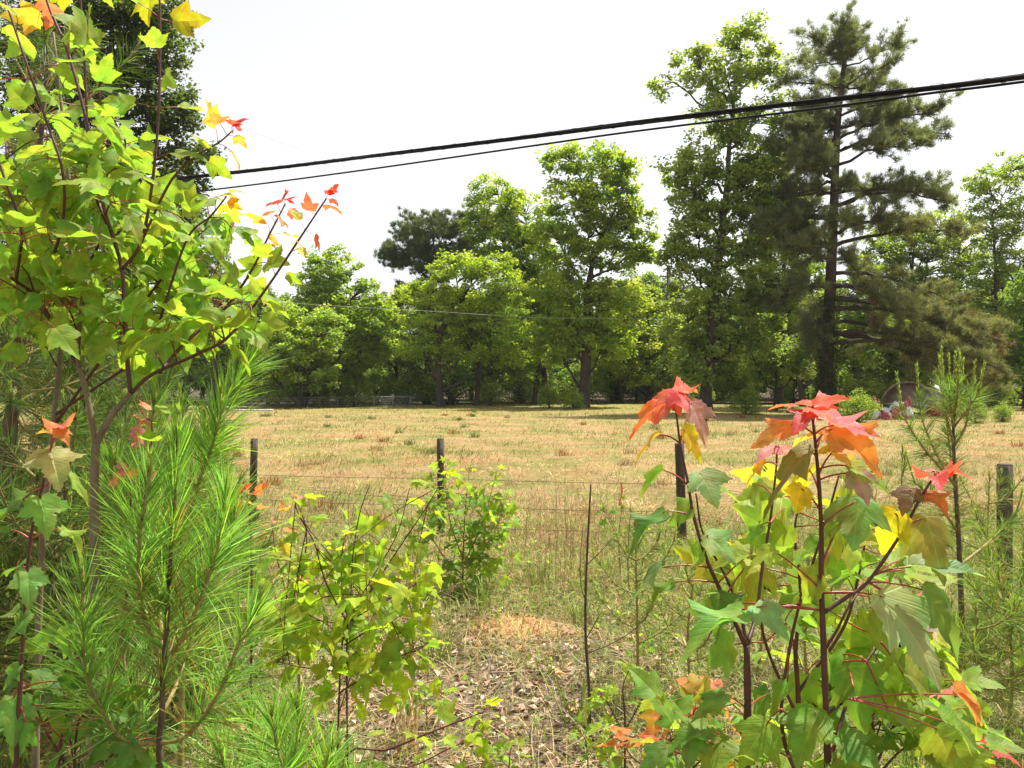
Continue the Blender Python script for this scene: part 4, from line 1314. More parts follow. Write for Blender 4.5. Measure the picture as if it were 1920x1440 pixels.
young_pine('taller pine sapling behind the near one, bough reaching towards the field',
           pxs([(335, 1900), (338, 1500), (342, 1250), (345, 1080), (340, 960), (336, 860), (337, 780)], d), .011,
           [pxs(q, d) for q in ([(343, 1080), (360, 930, .05), (395, 800, .1), (440, 720, .15), (482, 668, .18)], [(343, 1100), (300, 1050, -.05), (225, 960, -.1), (212, 872, -.1)], [(343, 1160), (390, 1100, -.05), (425, 1040, -.08), (440, 960, -.1)],
                                [(342, 1000), (375, 900, -.06), (400, 830, -.1), (412, 775, -.12)], [(342, 980), (300, 900, .15), (280, 820, .2), (290, 760, .22)])],
           (.195, .345, .065), 102, nl=.17, den=330, d=d, wd=.0025, spread=.8, candle=.06)
d = 1.95
young_pine('low bushy pine seedling with upright bright needles at the bottom edge',
           pxs([(545, 1960), (548, 1700), (552, 1500), (556, 1400), (560, 1335)], d), .007,
           [pxs(q, d) for q in ([(550, 1560), (510, 1480), (480, 1400), (470, 1330)], [(550, 1560), (590, 1500), (610, 1440), (622, 1400)], [(551, 1520), (530, 1440, -.1), (515, 1380, -.12), (510, 1340, -.12)], [(551, 1600), (470, 1530, -.05), (430, 1460, -.08), (410, 1400, -.1)],
                                [(551, 1600), (540, 1520, .12), (530, 1430, .2), (520, 1360, .22)], [(551, 1620), (620, 1560, -.05), (650, 1500, -.05), (665, 1460, -.05)])],
           (.20, .36, .07), 103, nl=.165, den=300, d=d, wd=.0026, spread=.8, candle=.03)
# tall pine at the left edge, in the shade of the maple
rng = np.random.default_rng(104)
Tl = pxs([(-30, 1405), (-10, 1100), (12, 860), (32, 700), (45, 560), (60, 400), (85, 180), (100, -40)], 3.5)
Tls = spline(Tl, 60)
sh = []
for q in range(62):
    t = rng.uniform(.16, .97); p = Tls[int(t * 59)]
    tx, ty = rng.uniform(-60, 400), rng.uniform(170, 900)
    py = CY - (p[2] - EYE) / 3.5 * F
    ty = py + rng.uniform(-160, 60)
    e = W(tx, ty, 3.5 + rng.uniform(-.55, 1.3))
    if ty < 330 and tx > 260: e = W(rng.uniform(-40, 240), ty, 3.6)
    sh.append([p, (p + e) / 2 - [0, 0, .06], e])
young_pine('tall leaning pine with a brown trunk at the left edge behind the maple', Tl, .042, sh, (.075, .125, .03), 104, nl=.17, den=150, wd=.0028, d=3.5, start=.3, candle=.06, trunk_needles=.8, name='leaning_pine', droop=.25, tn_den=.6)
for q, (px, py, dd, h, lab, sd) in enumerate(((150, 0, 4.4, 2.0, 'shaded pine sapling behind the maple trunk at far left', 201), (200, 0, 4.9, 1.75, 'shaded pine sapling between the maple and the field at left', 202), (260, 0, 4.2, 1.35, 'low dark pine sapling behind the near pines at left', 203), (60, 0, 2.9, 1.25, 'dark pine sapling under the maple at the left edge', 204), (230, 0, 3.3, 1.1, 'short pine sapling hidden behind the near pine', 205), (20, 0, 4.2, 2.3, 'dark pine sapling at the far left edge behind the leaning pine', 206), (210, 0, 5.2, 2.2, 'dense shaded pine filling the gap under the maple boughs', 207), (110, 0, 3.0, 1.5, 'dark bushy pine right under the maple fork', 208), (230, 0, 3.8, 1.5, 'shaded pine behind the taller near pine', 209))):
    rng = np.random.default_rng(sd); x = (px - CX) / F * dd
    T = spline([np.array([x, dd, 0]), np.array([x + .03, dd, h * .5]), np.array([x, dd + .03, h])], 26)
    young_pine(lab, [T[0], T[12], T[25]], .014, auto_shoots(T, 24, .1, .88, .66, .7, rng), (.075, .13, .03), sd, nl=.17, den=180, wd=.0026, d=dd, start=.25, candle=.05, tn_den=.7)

# thin young pines in the middle and right
for (px, pyb, pyt, dd, n, reach, lab, sd, nl, den, col) in (
        (1197, 1312, 985, 4.05, 9, .30, 'thin sparse pine sapling right of the bare dead stem', 111, .11, 110, (.13, .19, .045)),
        (1300, 1340, 1040, 3.9, 9, .32, 'thin pine sapling under the red-topped maple', 112, .11, 110, (.13, .19, .045)),
        (1420, 1330, 1010, 4.3, 9, .30, 'thin pine sapling seen through the maple stems', 113, .11, 110, (.13, .2, .045)),
        (1515, 1325, 1060, 4.1, 8, .28, 'small pine sapling behind the tall red-leaved maple', 114, .11, 110, (.14, .2, .045)),
        (1890, 1370, 1080, 3.6, 12, .34, 'dense light green pine sapling at the lower right edge', 115, .12, 200, (.15, .23, .05)),
        (1692, 1230, 850, 4.9, 8, .26, 'slim pine shoot left of the branched young pine', 116, .12, 120, (.13, .2, .05)),
        (1850, 1215, 900, 5.2, 11, .42, 'feathery pine sapling in front of the right fence post', 117, .13, 120, (.13, .19, .05)),
        (1180, 1130, 960, 6.1, 7, .3, 'tiny pine seedling beside the fence post', 118, .10, 120, (.14, .2, .05)),
        (1835, 1385, 1150, 3.5, 11, .32, 'bushy light green pine seedling left of the right edge', 121, .12, 170, (.17, .25, .05)),
        (1925, 1290, 1000, 4.2, 12, .36, 'light green pine sapling cut by the right edge below the post', 122, .13, 170, (.16, .24, .05)),
        (1740, 1330, 1180, 3.8, 9, .28, 'small pine seedling under the large pale leaf', 123, .11, 150, (.16, .24, .05)),
        (1640, 1300, 1120, 4.0, 8, .28, 'small pine seedling in the grass under the maple boughs', 119, .11, 130, (.14, .2, .05))):
    rng = np.random.default_rng(sd); x = (px - CX) / F * dd
    h = EYE + (CY - pyt) / F * dd
    T = spline([np.array([x, dd, 0]), np.array([x + rng.normal(0, .02), dd, h * .5]), np.array([x + rng.normal(0, .02), dd, h])], 26)
    young_pine(lab, [T[0], T[12], T[25]], .009, auto_shoots(T, n, .3, .9, reach, .9, rng), col, sd, nl=nl, den=den, wd=.0026, d=dd, start=.15, candle=.04, trunk_needles=.4, tn_den=.7)
d = 4.0
young_pine('branched young pine with a crown of upright pale candles at right',
           pxs([(1806, 1322), (1803, 1150), (1797, 1000), (1791, 900), (1788, 830), (1788, 780), (1790, 735)], d), .016,
           [pxs(q, d) for q in ([(1788, 830), (1775, 785), (1766, 740), (1763, 715)], [(1790, 835), (1810, 800), (1818, 760), (1825, 725)], [(1788, 800), (1782, 760, -.08), (1780, 720, -.08)], [(1789, 790), (1800, 750, .1), (1804, 715, .1)], [(1789, 800), (1812, 770, -.08), (1835, 735, -.1)],
                                [(1788, 790), (1772, 755, .12), (1768, 722, .15)], [(1792, 910), (1740, 850, -.1), (1705, 800, -.15), (1690, 765, -.15)], [(1792, 910), (1760, 860, .1), (1730, 790, .15), (1722, 745, .15)], [(1797, 1000), (1770, 960), (1745, 930), (1715, 905)], [(1800, 1060), (1850, 1020, .1), (1880, 990, .15), (1905, 965, .15)],
                                [(1788, 780), (1794, 750, -.1), (1797, 718, -.12)], [(1792, 900), (1782, 850, .12), (1776, 800, .15)])],
           (.14, .22, .05), 120, nl=.115, den=230, wd=.0024, d=d, candle=.15, start=.3)

# ------------------------------------------------------------------ maples
def maple_root(label, x, y, name='maple_sapling', cat='maple'):
    return thing(name, label, cat, (x, y, float(gz(x, y))))


# --- large maple on the left
def left_maple():
    rng = np.random.default_rng(301); d = 1.95
    B = W(176, 720 + EYE / d * F, d)
    root = maple_root('large multi-stemmed maple sapling with lime leaves and red tips at left', B[0], B[1])
    S = {}
    S['trunk'] = stem_obj(root, pxs([(176, 720 + EYE / d * F + 20), (176, 1500), (177, 1100), (177, 900), (180, 830)], d), .013, .0095, M['bark_young'], 'trunk')
    def br(key, pts, r0, r1, mat='bark_young'):
        S[key] = stem_obj(root, pxs(pts, d), r0, r1, M[mat], 'branch')
    br('a', [(180, 835), (163, 740), (147, 680), (148, 620), (156, 540), (150, 470, .05)], .0075, .004)
    br('a2', [(150, 690), (118, 640), (70, 560), (20, 520, -.1)], .006, .0035, 'stem')
    br('a3', [(147, 660), (132, 600, .1), (140, 530, .15), (130, 440, .2)], .005, .003)
    br('b', [(180, 832), (208, 782), (245, 737)], .0085, .007)
    br('c', [(245, 738), (240, 690), (234, 600), (228, 500), (192, 380), (165, 240), (128, 100), (92, 15), (70, -60)], .006, .0028, 'stem')
    br('e', [(245, 738), (285, 702), (370, 664), (430, 630), (500, 540), (560, 450), (612, 372)], .0052, .0020, 'stem')
    br('e2', [(300, 698), (350, 640, .1), (420, 580, .15), (470, 510, .15), (505, 440, .15), (535, 382, .15)], .005, .002, 'stem')
    br('f', [(229, 505), (262, 460), (282, 370), (297, 220), (300, 60), (298, -60)], .0045, .0025, 'stem')
    br('g', [(200, 420, .05), (165, 320, .08), (162, 200, .1), (155, 60, .1), (148, -40, .1)], .004, .0025, 'stem')
    br('h', [(70, 560), (115, 430, -.05), (118, 325, -.1), (88, 230, -.1), (50, 120, -.12), (10, 0, -.12)], .004, .0025, 'stem')
    br('i', [(30, 530, -.1), (40, 430, -.15), (10, 340, -.2), (-15, 260, -.2)], .0035, .0022, 'stem')
    br('j', [(262, 460), (320, 340), (370, 292), (412, 266), (437, 244)], .0035, .0016, 'stem')
    br('k', [(300, 600, .1), (350, 450, .1), (395, 405, .1), (425, 368, .1)], .0035, .0018, 'stem')
    st_low = [(0, GREEN), (.5, LIME), (1, YG)]
    st_tip = [(0, LIME), (.45, YG), (.68, AMBER), (.85, ORANGE), (1, RED)]
    cnt = 0
    LV = LEAVES
    cnt += auto_leaves(root, S['c'], [.42, .5, .58, .66, .74, .82, .9], .088, [(0, LIME), (.84, YG), (.92, AMBER), (1, RED2)], rng, LV, tip=False, top_small=1)
    cnt += auto_leaves(root, S['f'], [.25, .4, .5, .62, .72, .84, .93], .085, [(0, LIME), (.85, YG), (.95, (.45, .42, .03)), (1, AMBER)], rng, LV, tip=False, top_small=1)
    cnt += auto_leaves(root, S['g'], [.3, .5, .7, .9], .085, [(0, GREEN), (.6, LIME), (.9, YG), (1, (.45, .42, .03))], rng, LV, tip=False, top_small=1)
    cnt += auto_leaves(root, S['h'], [.3, .45, .6, .75, .9], .085, [(0, GREEN), (.6, LIME), (.9, YG), (1, (.45, .42, .03))], rng, LV, tip=False, top_small=1)
    cnt += auto_leaves(root, S['i'], [.3, .6, .85], .10, [(0, LIME), (1, YG)], rng, LV, tip=False, top_small=1)
    cnt += auto_leaves(root, S['e'], [.42, .5, .57], .09, [(0, LIME), (1, YG)], rng, LV, tip=False, top_small=1)
    cnt += auto_leaves(root, S['e'], [.71, .79, .87, .94], .075, [(0, LIME), (.7, YG), (.8, YELLOW), (.88, ORANGE), (1, RED)], rng, LV, top_small=.62)
    cnt += auto_leaves(root, S['e2'], [.35, .5, .64], .09, [(0, LIME), (1, YG)], rng, LV, tip=False, top_small=1)
    cnt += auto_leaves(root, S['e2'], [.72, .8, .87, .94], .072, [(0, LIME), (.72, YELLOW), (.85, ORANGE), (1, RED)], rng, LV, top_small=.62)
    cnt += auto_leaves(root, S['j'], [.5, .72, .88], .085, st_tip, rng, LV, top_small=.62)
    cnt += auto_leaves(root, S['k'], [.3, .5, .75], .085, [(0, LIME), (.7, YG), (1, AMBER)], rng, LV, top_small=.7)
    cnt += auto_leaves(root, S['a'], [.7, .85, .98], .10, st_low, rng, LV, tip=False)
    cnt += auto_leaves(root, S['a2'], [.55, .75, .95], .10, st_low, rng, LV, tip=False)
    S2 = {k: S[k] for k in ('g', 'h', 'i', 'a2', 'a3', 'c')}
    # leafy side twigs filling the crown
    srcs = ['a', 'a2', 'a3', 'c', 'e', 'e2', 'f', 'g', 'h', 'i', 'c', 'f', 'e', 'a3']
    tries = 0
    while cnt < 296 and tries < 400:
        tries += 1
        sP = S[srcs[rng.integers(len(srcs))]]
        p = sP[rng.integers(5, int(len(sP) * .75))]
        ppx = CX + p[0] / p[1] * F; ppy = CY - (p[2] - EYE) / p[1] * F
        if ppy < 330 or ppx > 470: continue
        tx = ppx + rng.uniform(-110, 110); ty = ppy + rng.uniform(-100, 35)
        if ty > 655 or tx > 505 or ty < 290 or tx < -40: continue
        if ty < 700 - .9 * (505 - tx) * .0 and tx > 380 and ty < 440: continue
        e = W(tx, ty, p[1] + rng.uniform(-.22, .3))
        P = stem_obj(root, [p, (p + e) / 2 + [0, 0, .015], e], .0024, .0014, M['stem'], 'twig', 8, 5)
        cnt += auto_leaves(root, P, [.4, .68, .95], .08, [(0, GREEN), (.4, LIME), (1, YG)], rng, LV, tip=False, top_small=1, keep=.95)

    # a second maple close behind, seen only as leaves among the first
    rng = np.random.default_rng(302); d2 = 2.35
    x2 = (60 - CX) / F * d2
    root2 = maple_root('second leafy maple sapling crowding behind the first at the left edge', x2, d2)
    yb = 720 + EYE / d2 * F
    Q = [stem_obj(root2, pxs([(60, yb + 20), (75, 1100), (100, 800), (120, 600), (135, 430), (120, 250), (100, 60)], d2), .011, .003, M['bark_young'], 'trunk', 30),
         stem_obj(root2, pxs([(100, 800), (200, 660), (290, 540), (360, 450), (400, 400)], d2), .005, .002, M['stem'], 'branch'),
         stem_obj(root2, pxs([(115, 620), (60, 500), (20, 400), (10, 260)], d2), .005, .002, M['stem'], 'branch'),
         stem_obj(root2, pxs([(125, 560), (190, 450), (230, 340), (235, 240)], d2), .005, .002, M['stem'], 'branch'),
         stem_obj(root2, pxs([(100, 780), (220, 700), (350, 620), (430, 560)], d2), .005, .002, M['stem'], 'branch')]
    cnt = 0; tries = 0
    while cnt < 250 and tries < 300:
        tries += 1
        P0 = Q[rng.integers(len(Q))]; p = P0[rng.integers(10, len(P0) - 1)]
        ppx = CX + p[0] / p[1] * F; ppy = CY - (p[2] - EYE) / p[1] * F
        tx = ppx + rng.uniform(-90, 90); ty = ppy + rng.uniform(-90, 40)
        if ty > 650 or ty < 60 or tx > 450 or tx < -60 or (ty < 300 and tx > 260): continue
        e = W(tx, ty, d2 + rng.uniform(-.25, .3))
        P = stem_obj(root2, [p, (p + e) / 2 + [0, 0, .015], e], .0024, .0014, M['stem'], 'twig', 8, 5)
        cnt += auto_leaves(root2, P, [.45, .9], .082, [(0, GREEN), (.5, LIME), (1, YG)], rng, LV, tip=False, top_small=1, keep=.9)


left_maple()


# --- tall maple on the right, and its leaves read off the photo
def right_maple():
    d = 1.15
    yb = 720 + EYE / d * F
    B = W(1562, yb, d)
    root = maple_root('tall near maple sapling with a red top and large leaves at right', B[0], B[1])
    stem_obj(root, pxs([(1562, yb + 20), (1556, 1900), (1552, 1440), (1546, 1260), (1540, 1090), (1540, 1000), (1535, 900), (1527, 815), (1522, 768)], d), .0062, .0017, M['stem'], 'stem', 40, 10)
    stem_obj(root, pxs([(1546, 1148), (1590, 1118), (1628, 1090), (1690, 1000), (1725, 935), (1754, 889)], d), .0030, .0017, M['stem'], 'branch', 24)
    stem_obj(root, pxs([(1549, 1215), (1570, 1180), (1590, 1140), (1620, 1095, .03)], d), .0022, .0013, M['stem'], 'branch', 16)
    stem_obj(root, pxs([(1553, 1440), (1590, 1310, .05), (1625, 1240, .08), (1652, 1205, .1)], d), .0030, .0016, M['stem'], 'branch', 16)
    stem_obj(root, pxs([(1554, 1560), (1480, 1420, .04), (1465, 1330, .06), (1478, 1230, .07), (1500, 1130, .08), (1545, 990, .1), (1572, 895, .1)], d), .0035, .0016, M['stem'], 'stem', 30)
    H = lambda *a, **k: hand_leaf(root, *a, d=d, **k)
    # red crown
    H((1522, 768), (1521, 763), (1440, 752), RED2, f=.22, dz=.03, wide=1.05)
    H((1522, 768), (1523, 762), (1594, 736), RED2, f=.38, dz=-.03, wide=1.0)
    H((1522, 768), (1520, 765), (1490, 784), RED, f=.5, dz=-.05, wide=.8)
    H((1522, 768), (1524, 764), (1555, 776), RED2, f=.45, dz=-.06, wide=.9)
    H((1527, 815), (1489, 794), (1404, 818), ORANGE, f=.6, dz=.0, wide=.9)
    H((1527, 815), (1558, 797), (1662, 808), PINK, f=.35, dz=-.02, wide=.85)
    H((1527, 812), (1528, 778), (1618, 790), PINK, f=.3, dz=.05, wide=.95, bdz=.03)
    H((1530, 830), (1556, 802), (1672, 884), ORANGE, f=.55, dz=-.03, wide=.78)
    H((1532, 840), (1545, 815), (1480, 822), AMBER, f=.3, dz=.06, wide=.8, bdz=.04)
    # yellow tier
    H((1535, 890), (1559, 845), (1620, 862), YELLOW, f=.75, dz=.02, wide=1.1)
    H((1535, 890), (1559, 845), (1528, 838), YELLOW, f=.7, dz=.03, wide=1.3, stalk=False)
    H((1535, 880), (1590, 872), (1676, 914), YG, f=.5, dz=-.03, wide=.9)
    H((1533, 870), (1526, 846), (1416, 946), OLIVE, f=.3, dz=-.06, wide=.55)
    H((1536, 900), (1602, 884), (1632, 942), MAUVE, f=.65, dz=-.04, wide=1.0)
    H((1539, 960), (1505, 912), (1478, 966), YELLOW, f=.8, dz=.02, wide=1.15)
    H((1538, 930), (1520, 880), (1495, 905), YELLOW, f=.6, dz=.05, wide=1.2, bdz=.04)
    H((1540, 985), (1612, 934), (1598, 1012), (.20, .33, .09), f=.8, dz=-.05, wide=1.25)
    H((1540, 1060), (1580, 975), (1525, 1010), LIME, f=.7, dz=.04, wide=1.0)
    H((1540, 1060), (1560, 1030), (1500, 1060), YG, f=.65, dz=.05, wide=1.2, bdz=.05)
    # left reaching
    H((1541, 1108), (1455, 1031), (1395, 1062), YG, f=.55, dz=.0, wide=1.0)
    H((1541, 1145), (1395, 1140), (1262, 1222), (.22, .38, .07), f=.42, dz=-.04, wide=.8)
    H((1541, 1145), (1415, 1135), (1482, 1192), PALE, f=.6, dz=-.05, wide=1.0)
    H((1541, 1145), (1392, 1128), (1322, 1196), DKG, f=.45, dz=.05, wide=1.0, bdz=.03)
    H((1541, 1110), (1535, 1075), (1484, 1127), YG, f=.75, dz=.03, wide=1.15)
    # side branch
    H((1754, 889), (1755, 887), (1826, 886), RED2, f=.22, dz=-.02, wide=.9)
    H((1754, 889), (1752, 887), (1706, 876), PINK, f=.25, dz=.02, wide=1.0)
    H((1754, 889), (1754, 890), (1765, 900), RED, f=.3, dz=-.07, wide=.9)
    H((1722, 940), (1708, 915), (1690, 962), BROWN, f=.75, dz=-.02, wide=1.2)
    H((1722, 940), (1742, 922), (1783, 964), (.5, .16, .05), f=.6, dz=-.03, wide=.8)
    H((1695, 992), (1680, 958), (1636, 1042), YELLOW, f=.8, dz=.02, wide=1.1)
    H((1695, 992), (1733, 968), (1786, 1088), OLIVE, f=.7, dz=-.05, wide=.85)
    H((1640, 1078), (1702, 1064), (1846, 1054), PALE, f=.28, dz=-.03, wide=.8)
    H((1640, 1078), (1690, 1050), (1640, 1072), LIME, f=.7, dz=.06, wide=1.2, bdz=.05)
    H((1640, 1078), (1695, 1070), (1745, 1078), YG, f=.6, dz=.06, wide=1.1, bdz=.04)
    H((1628, 1092), (1728, 1102), (1822, 1238), (.16, .30, .06), f=.55, dz=-.03, wide=.55)
    H((1545, 1112), (1650, 1114), (1790, 1285), (.34, .46, .18), f=.48, dz=-.06, wide=1.0, var=0)
    H((1545, 1112), (1648, 1120), (1690, 1300), YG, f=.6, dz=.05, wide=.6, bdz=.06)
    H((1628, 1092), (1672, 1128), (1718, 1112), PINK, f=.25, dz=.05, wide=.8, bdz=.1)
    H((1628, 1092), (1715, 1148), (1772, 1205), MAUVE, f=.5, dz=.02, wide=.6, bdz=.08)
    # lower leaves
    H((1652, 1205), (1690, 1262), (1765, 1300), YG, f=.8, dz=.03, wide=1.2, bdz=.08)
    H((1652, 1205), (1700, 1270), (1635, 1300), LIME, f=.75, dz=.05, wide=1.0, bdz=.1)
    H((1625, 1240), (1660, 1330), (1745, 1345), YG, f=.8, dz=.02, wide=1.1, bdz=.08)
    H((1600, 1290), (1590, 1250), (1630, 1390), LIME, f=.85, dz=-.02, wide=.9, bdz=.05)
    H((1553, 1400), (1530, 1330), (1490, 1440), LIME, f=.8, dz=-.03, wide=1.0)
    H((1553, 1420), (1570, 1380), (1660, 1440), GREEN, f=.6, dz=-.05, wide=1.0)
    H((1553, 1460), (1560, 1420), (1640, 1470), LIME, f=.7, dz=-.05, wide=1.0)
    H((1590, 1310), (1755, 1362), (1800, 1452), YG, f=.8, dz=-.02, wide=1.2, bdz=.05)
    H((1590, 1310), (1765, 1350), (1858, 1400), LIME, f=.6, dz=.02, wide=.9, bdz=.08)
    H((1590, 1310), (1790, 1300), (1864, 1352), ORANGE, f=.7, dz=.03, wide=.8, bdz=.14)
    H((1590, 1310), (1785, 1302), (1735, 1300), PINK, f=.4, dz=.03, wide=.9, bdz=.14)
    H((1790, 1300), (1792, 1300), (1840, 1312), RED2, f=.3, dz=.03, wide=.8, bdz=.15, stalk=False)
    H((1625, 1240), (1585, 1225), (1490, 1262), LIME, f=.45, dz=.03, wide=.8, bdz=.08)
    H((1625, 1240), (1560, 1245), (1600, 1290), YG, f=.6, dz=.03, wide=.9, bdz=.1)
    H((1549, 1215), (1530, 1175), (1590, 1222), LIME, f=.7, dz=.05, wide=1.1, bdz=.08)
    H((1500, 1130), (1470, 1160), (1545, 1210), GREEN, f=.6, dz=.05, wide=.9, bdz=.1)
    H((1478, 1230), (1480, 1275), (1420, 1330), LIME, f=.5, dz=.02, wide=.8, bdz=.05)
    H((1465, 1330), (1440, 1355), (1380, 1440), YG, f=.8, dz=-.02, wide=1.1, bdz=.04)
    H((1465, 1330), (1490, 1360), (1530, 1420), LIME, f=.6, dz=-.02, wide=1.0, bdz=.05)
    H((1480, 1420), (1420, 1400), (1320, 1440), LIME, f=.5, dz=-.02, wide=.8, bdz=.05)
    H((1572, 895), (1575, 893), (1600, 935), YG, f=.6, dz=.02, wide=1.0, bdz=.1)


right_maple()


def left_of_right_maple():
    d = 1.25
    yb = 720 + EYE / d * F
    B = W(1392, yb, d)
    root = maple_root('thin forked maple sapling with a coral top left of the tallest', B[0], B[1])
    stem_obj(root, pxs([(1392, yb + 20), (1394, 1800), (1398, 1440), (1402, 1330), (1400, 1210)], d), .0085, .0052, M['stem'], 'stem', 24, 10)
    stem_obj(root, pxs([(1400, 1215), (1375, 1160), (1345, 1095), (1322, 1040), (1300, 965), (1290, 905), (1275, 830), (1265, 745)], d), .0042, .0014, M['stem'], 'branch', 30)
    stem_obj(root, pxs([(1400, 1212), (1388, 1150, .03), (1360, 1080, .03), (1318, 1000, .03), (1305, 925, .03)], d), .0030, .0014, M['stem'], 'branch', 20)
    stem_obj(root, pxs([(1400, 1212), (1418, 1150, .05), (1430, 1060, .08), (1445, 970, .1), (1455, 880, .1), (1457, 838, .1)], d), .0034, .0014, M['stem'], 'branch', 24)
    H = lambda *a, **k: hand_leaf(root, *a, d=d, **k)
    H((1266, 748), (1265, 734), (1228, 776), RED2, f=.75, dz=-.04, wide=.9)
    H((1266, 748), (1268, 731), (1312, 726), RED2, f=.3, dz=.03, wide=1.0)
    H((1266, 748), (1266, 733), (1290, 755), RED, f=.5, dz=-.05, wide=.8)
    H((1267, 767), (1240, 757), (1172, 815), (.72, .2, .05), f=.55, dz=-.02, wide=.62)
    H((1267, 767), (1296, 753), (1332, 832), MAUVE, f=.65, dz=-.03, wide=.8)
    H((1275, 832), (1281, 803), (1326, 870), YELLOW, f=.7, dz=.02, wide=.72)
    H((1273, 830), (1240, 813), (1179, 862), (.5, .34, .04), f=.12, dz=0, wide=.6)
    H((1288, 908), (1243, 877), (1186, 932), YG, f=.45, dz=0, wide=.6)
    H((1288, 908), (1312, 884), (1348, 948), PALE, f=.75, dz=-.04, wide=1.25)
    H((1292, 920), (1350, 922), (1394, 932), YG, f=.5, dz=.03, wide=.9, bdz=.05)
    H((1297, 968), (1246, 957), (1168, 1032), (.13, .25, .05), f=.5, dz=-.02, wide=.62)
    H((1297, 966), (1297, 948), (1238, 972), LIME, f=.7, dz=.03, wide=1.1)
    H((1318, 1030), (1324, 1000), (1390, 1048), PALE, f=.72, dz=-.03, wide=1.0)
    H((1322, 1040), (1318, 1028), (1288, 1064), YG, f=.7, dz=.03, wide=1.2)
    H((1328, 1064), (1248, 1061), (1166, 1126), (.15, .23, .09), f=.35, dz=-.02, wide=.5)
    H((1340, 1092), (1262, 1090), (1208, 1142), LIME, f=.5, dz=0, wide=.6)
    H((1345, 1095), (1415, 1034), (1318, 1058), YG, f=.45, dz=0, wide=.7)
    H((1360, 1120), (1400, 1060), (1358, 1128), YG, f=.65, dz=.03, wide=.9)
    H((1375, 1160), (1352, 1120), (1310, 1160), GREEN, f=.6, dz=.03, wide=1.0)
    H((1457, 838), (1456, 838), (1418, 856), PINK, f=.45, dz=-.03, wide=1.1, bdz=.1)
    H((1457, 838), (1458, 838), (1492, 858), (.62, .2, .13), f=.5, dz=-.03, wide=1.1, bdz=.1)
    H((1456, 872), (1437, 866), (1390, 908), AMBER, f=.45, dz=0, wide=.6, bdz=.1)
    H((1450, 930), (1420, 905), (1440, 985), YG, f=.6, dz=.02, wide=.8, bdz=.12)
    H((1445, 980), (1430, 985), (1380, 1020), LIME, f=.5, dz=.02, wide=.8, bdz=.12)
    H((1445, 980), (1470, 950), (1500, 1000), YG, f=.7, dz=.03, wide=1.1, bdz=.14)
    H((1400, 1330), (1360, 1300), (1290, 1345), LIME, f=.5, dz=-.02, wide=.8)
    H((1400, 1330), (1440, 1300), (1395, 1365), GREEN, f=.6, dz=.04, wide=1.0, bdz=.08)
    H((1398, 1440), (1360, 1380), (1310, 1450), LIME, f=.8, dz=-.02, wide=1.0)
    H((1398, 1420), (1330, 1360), (1250, 1400), LIME, f=.6, dz=-.02, wide=.9)
    H((1398, 1440), (1300, 1370), (1285, 1440), (.17, .31, .06), f=.85, dz=-.03, wide=1.1)
    H((1398, 1470), (1250, 1400), (1190, 1450), GREEN, f=.7, dz=-.02, wide=.9)


left_of_right_maple()


def filling_maple():
    rng = np.random.default_rng(333); d = 1.5
    yb = 720 + EYE / d * F
    B = W(1500, yb, d)
    root = maple_root('bushy lime-leaved maple sapling just behind the two red-topped ones', B[0], B[1])
    stem_obj(root, pxs([(1500, yb + 20), (1500, 1600), (1498, 1350), (1490, 1200)], d), .007, .004, M['stem'], 'stem')
    for s in ([(1498, 1350), (1440, 1220), (1420, 1120), (1410, 1050)], [(1492, 1220), (1500, 1100), (1490, 1000), (1500, 940)], [(1495, 1300), (1580, 1180), (1610, 1080), (1625, 1000)], [(1498, 1380), (1600, 1300), (1680, 1230), (1720, 1180)]):
        P = stem_obj(root, pxs(s, d), .0035, .0014, M['stem'], 'branch')
        auto_leaves(root, P, [.38, .55, .72, .88, .97], .10, [(0, GREEN), (.4, LIME), (.8, YG), (1, (.42, .42, .03))], rng, LEAVES, tip=True, top_small=.9, upn=.55)


filling_maple()


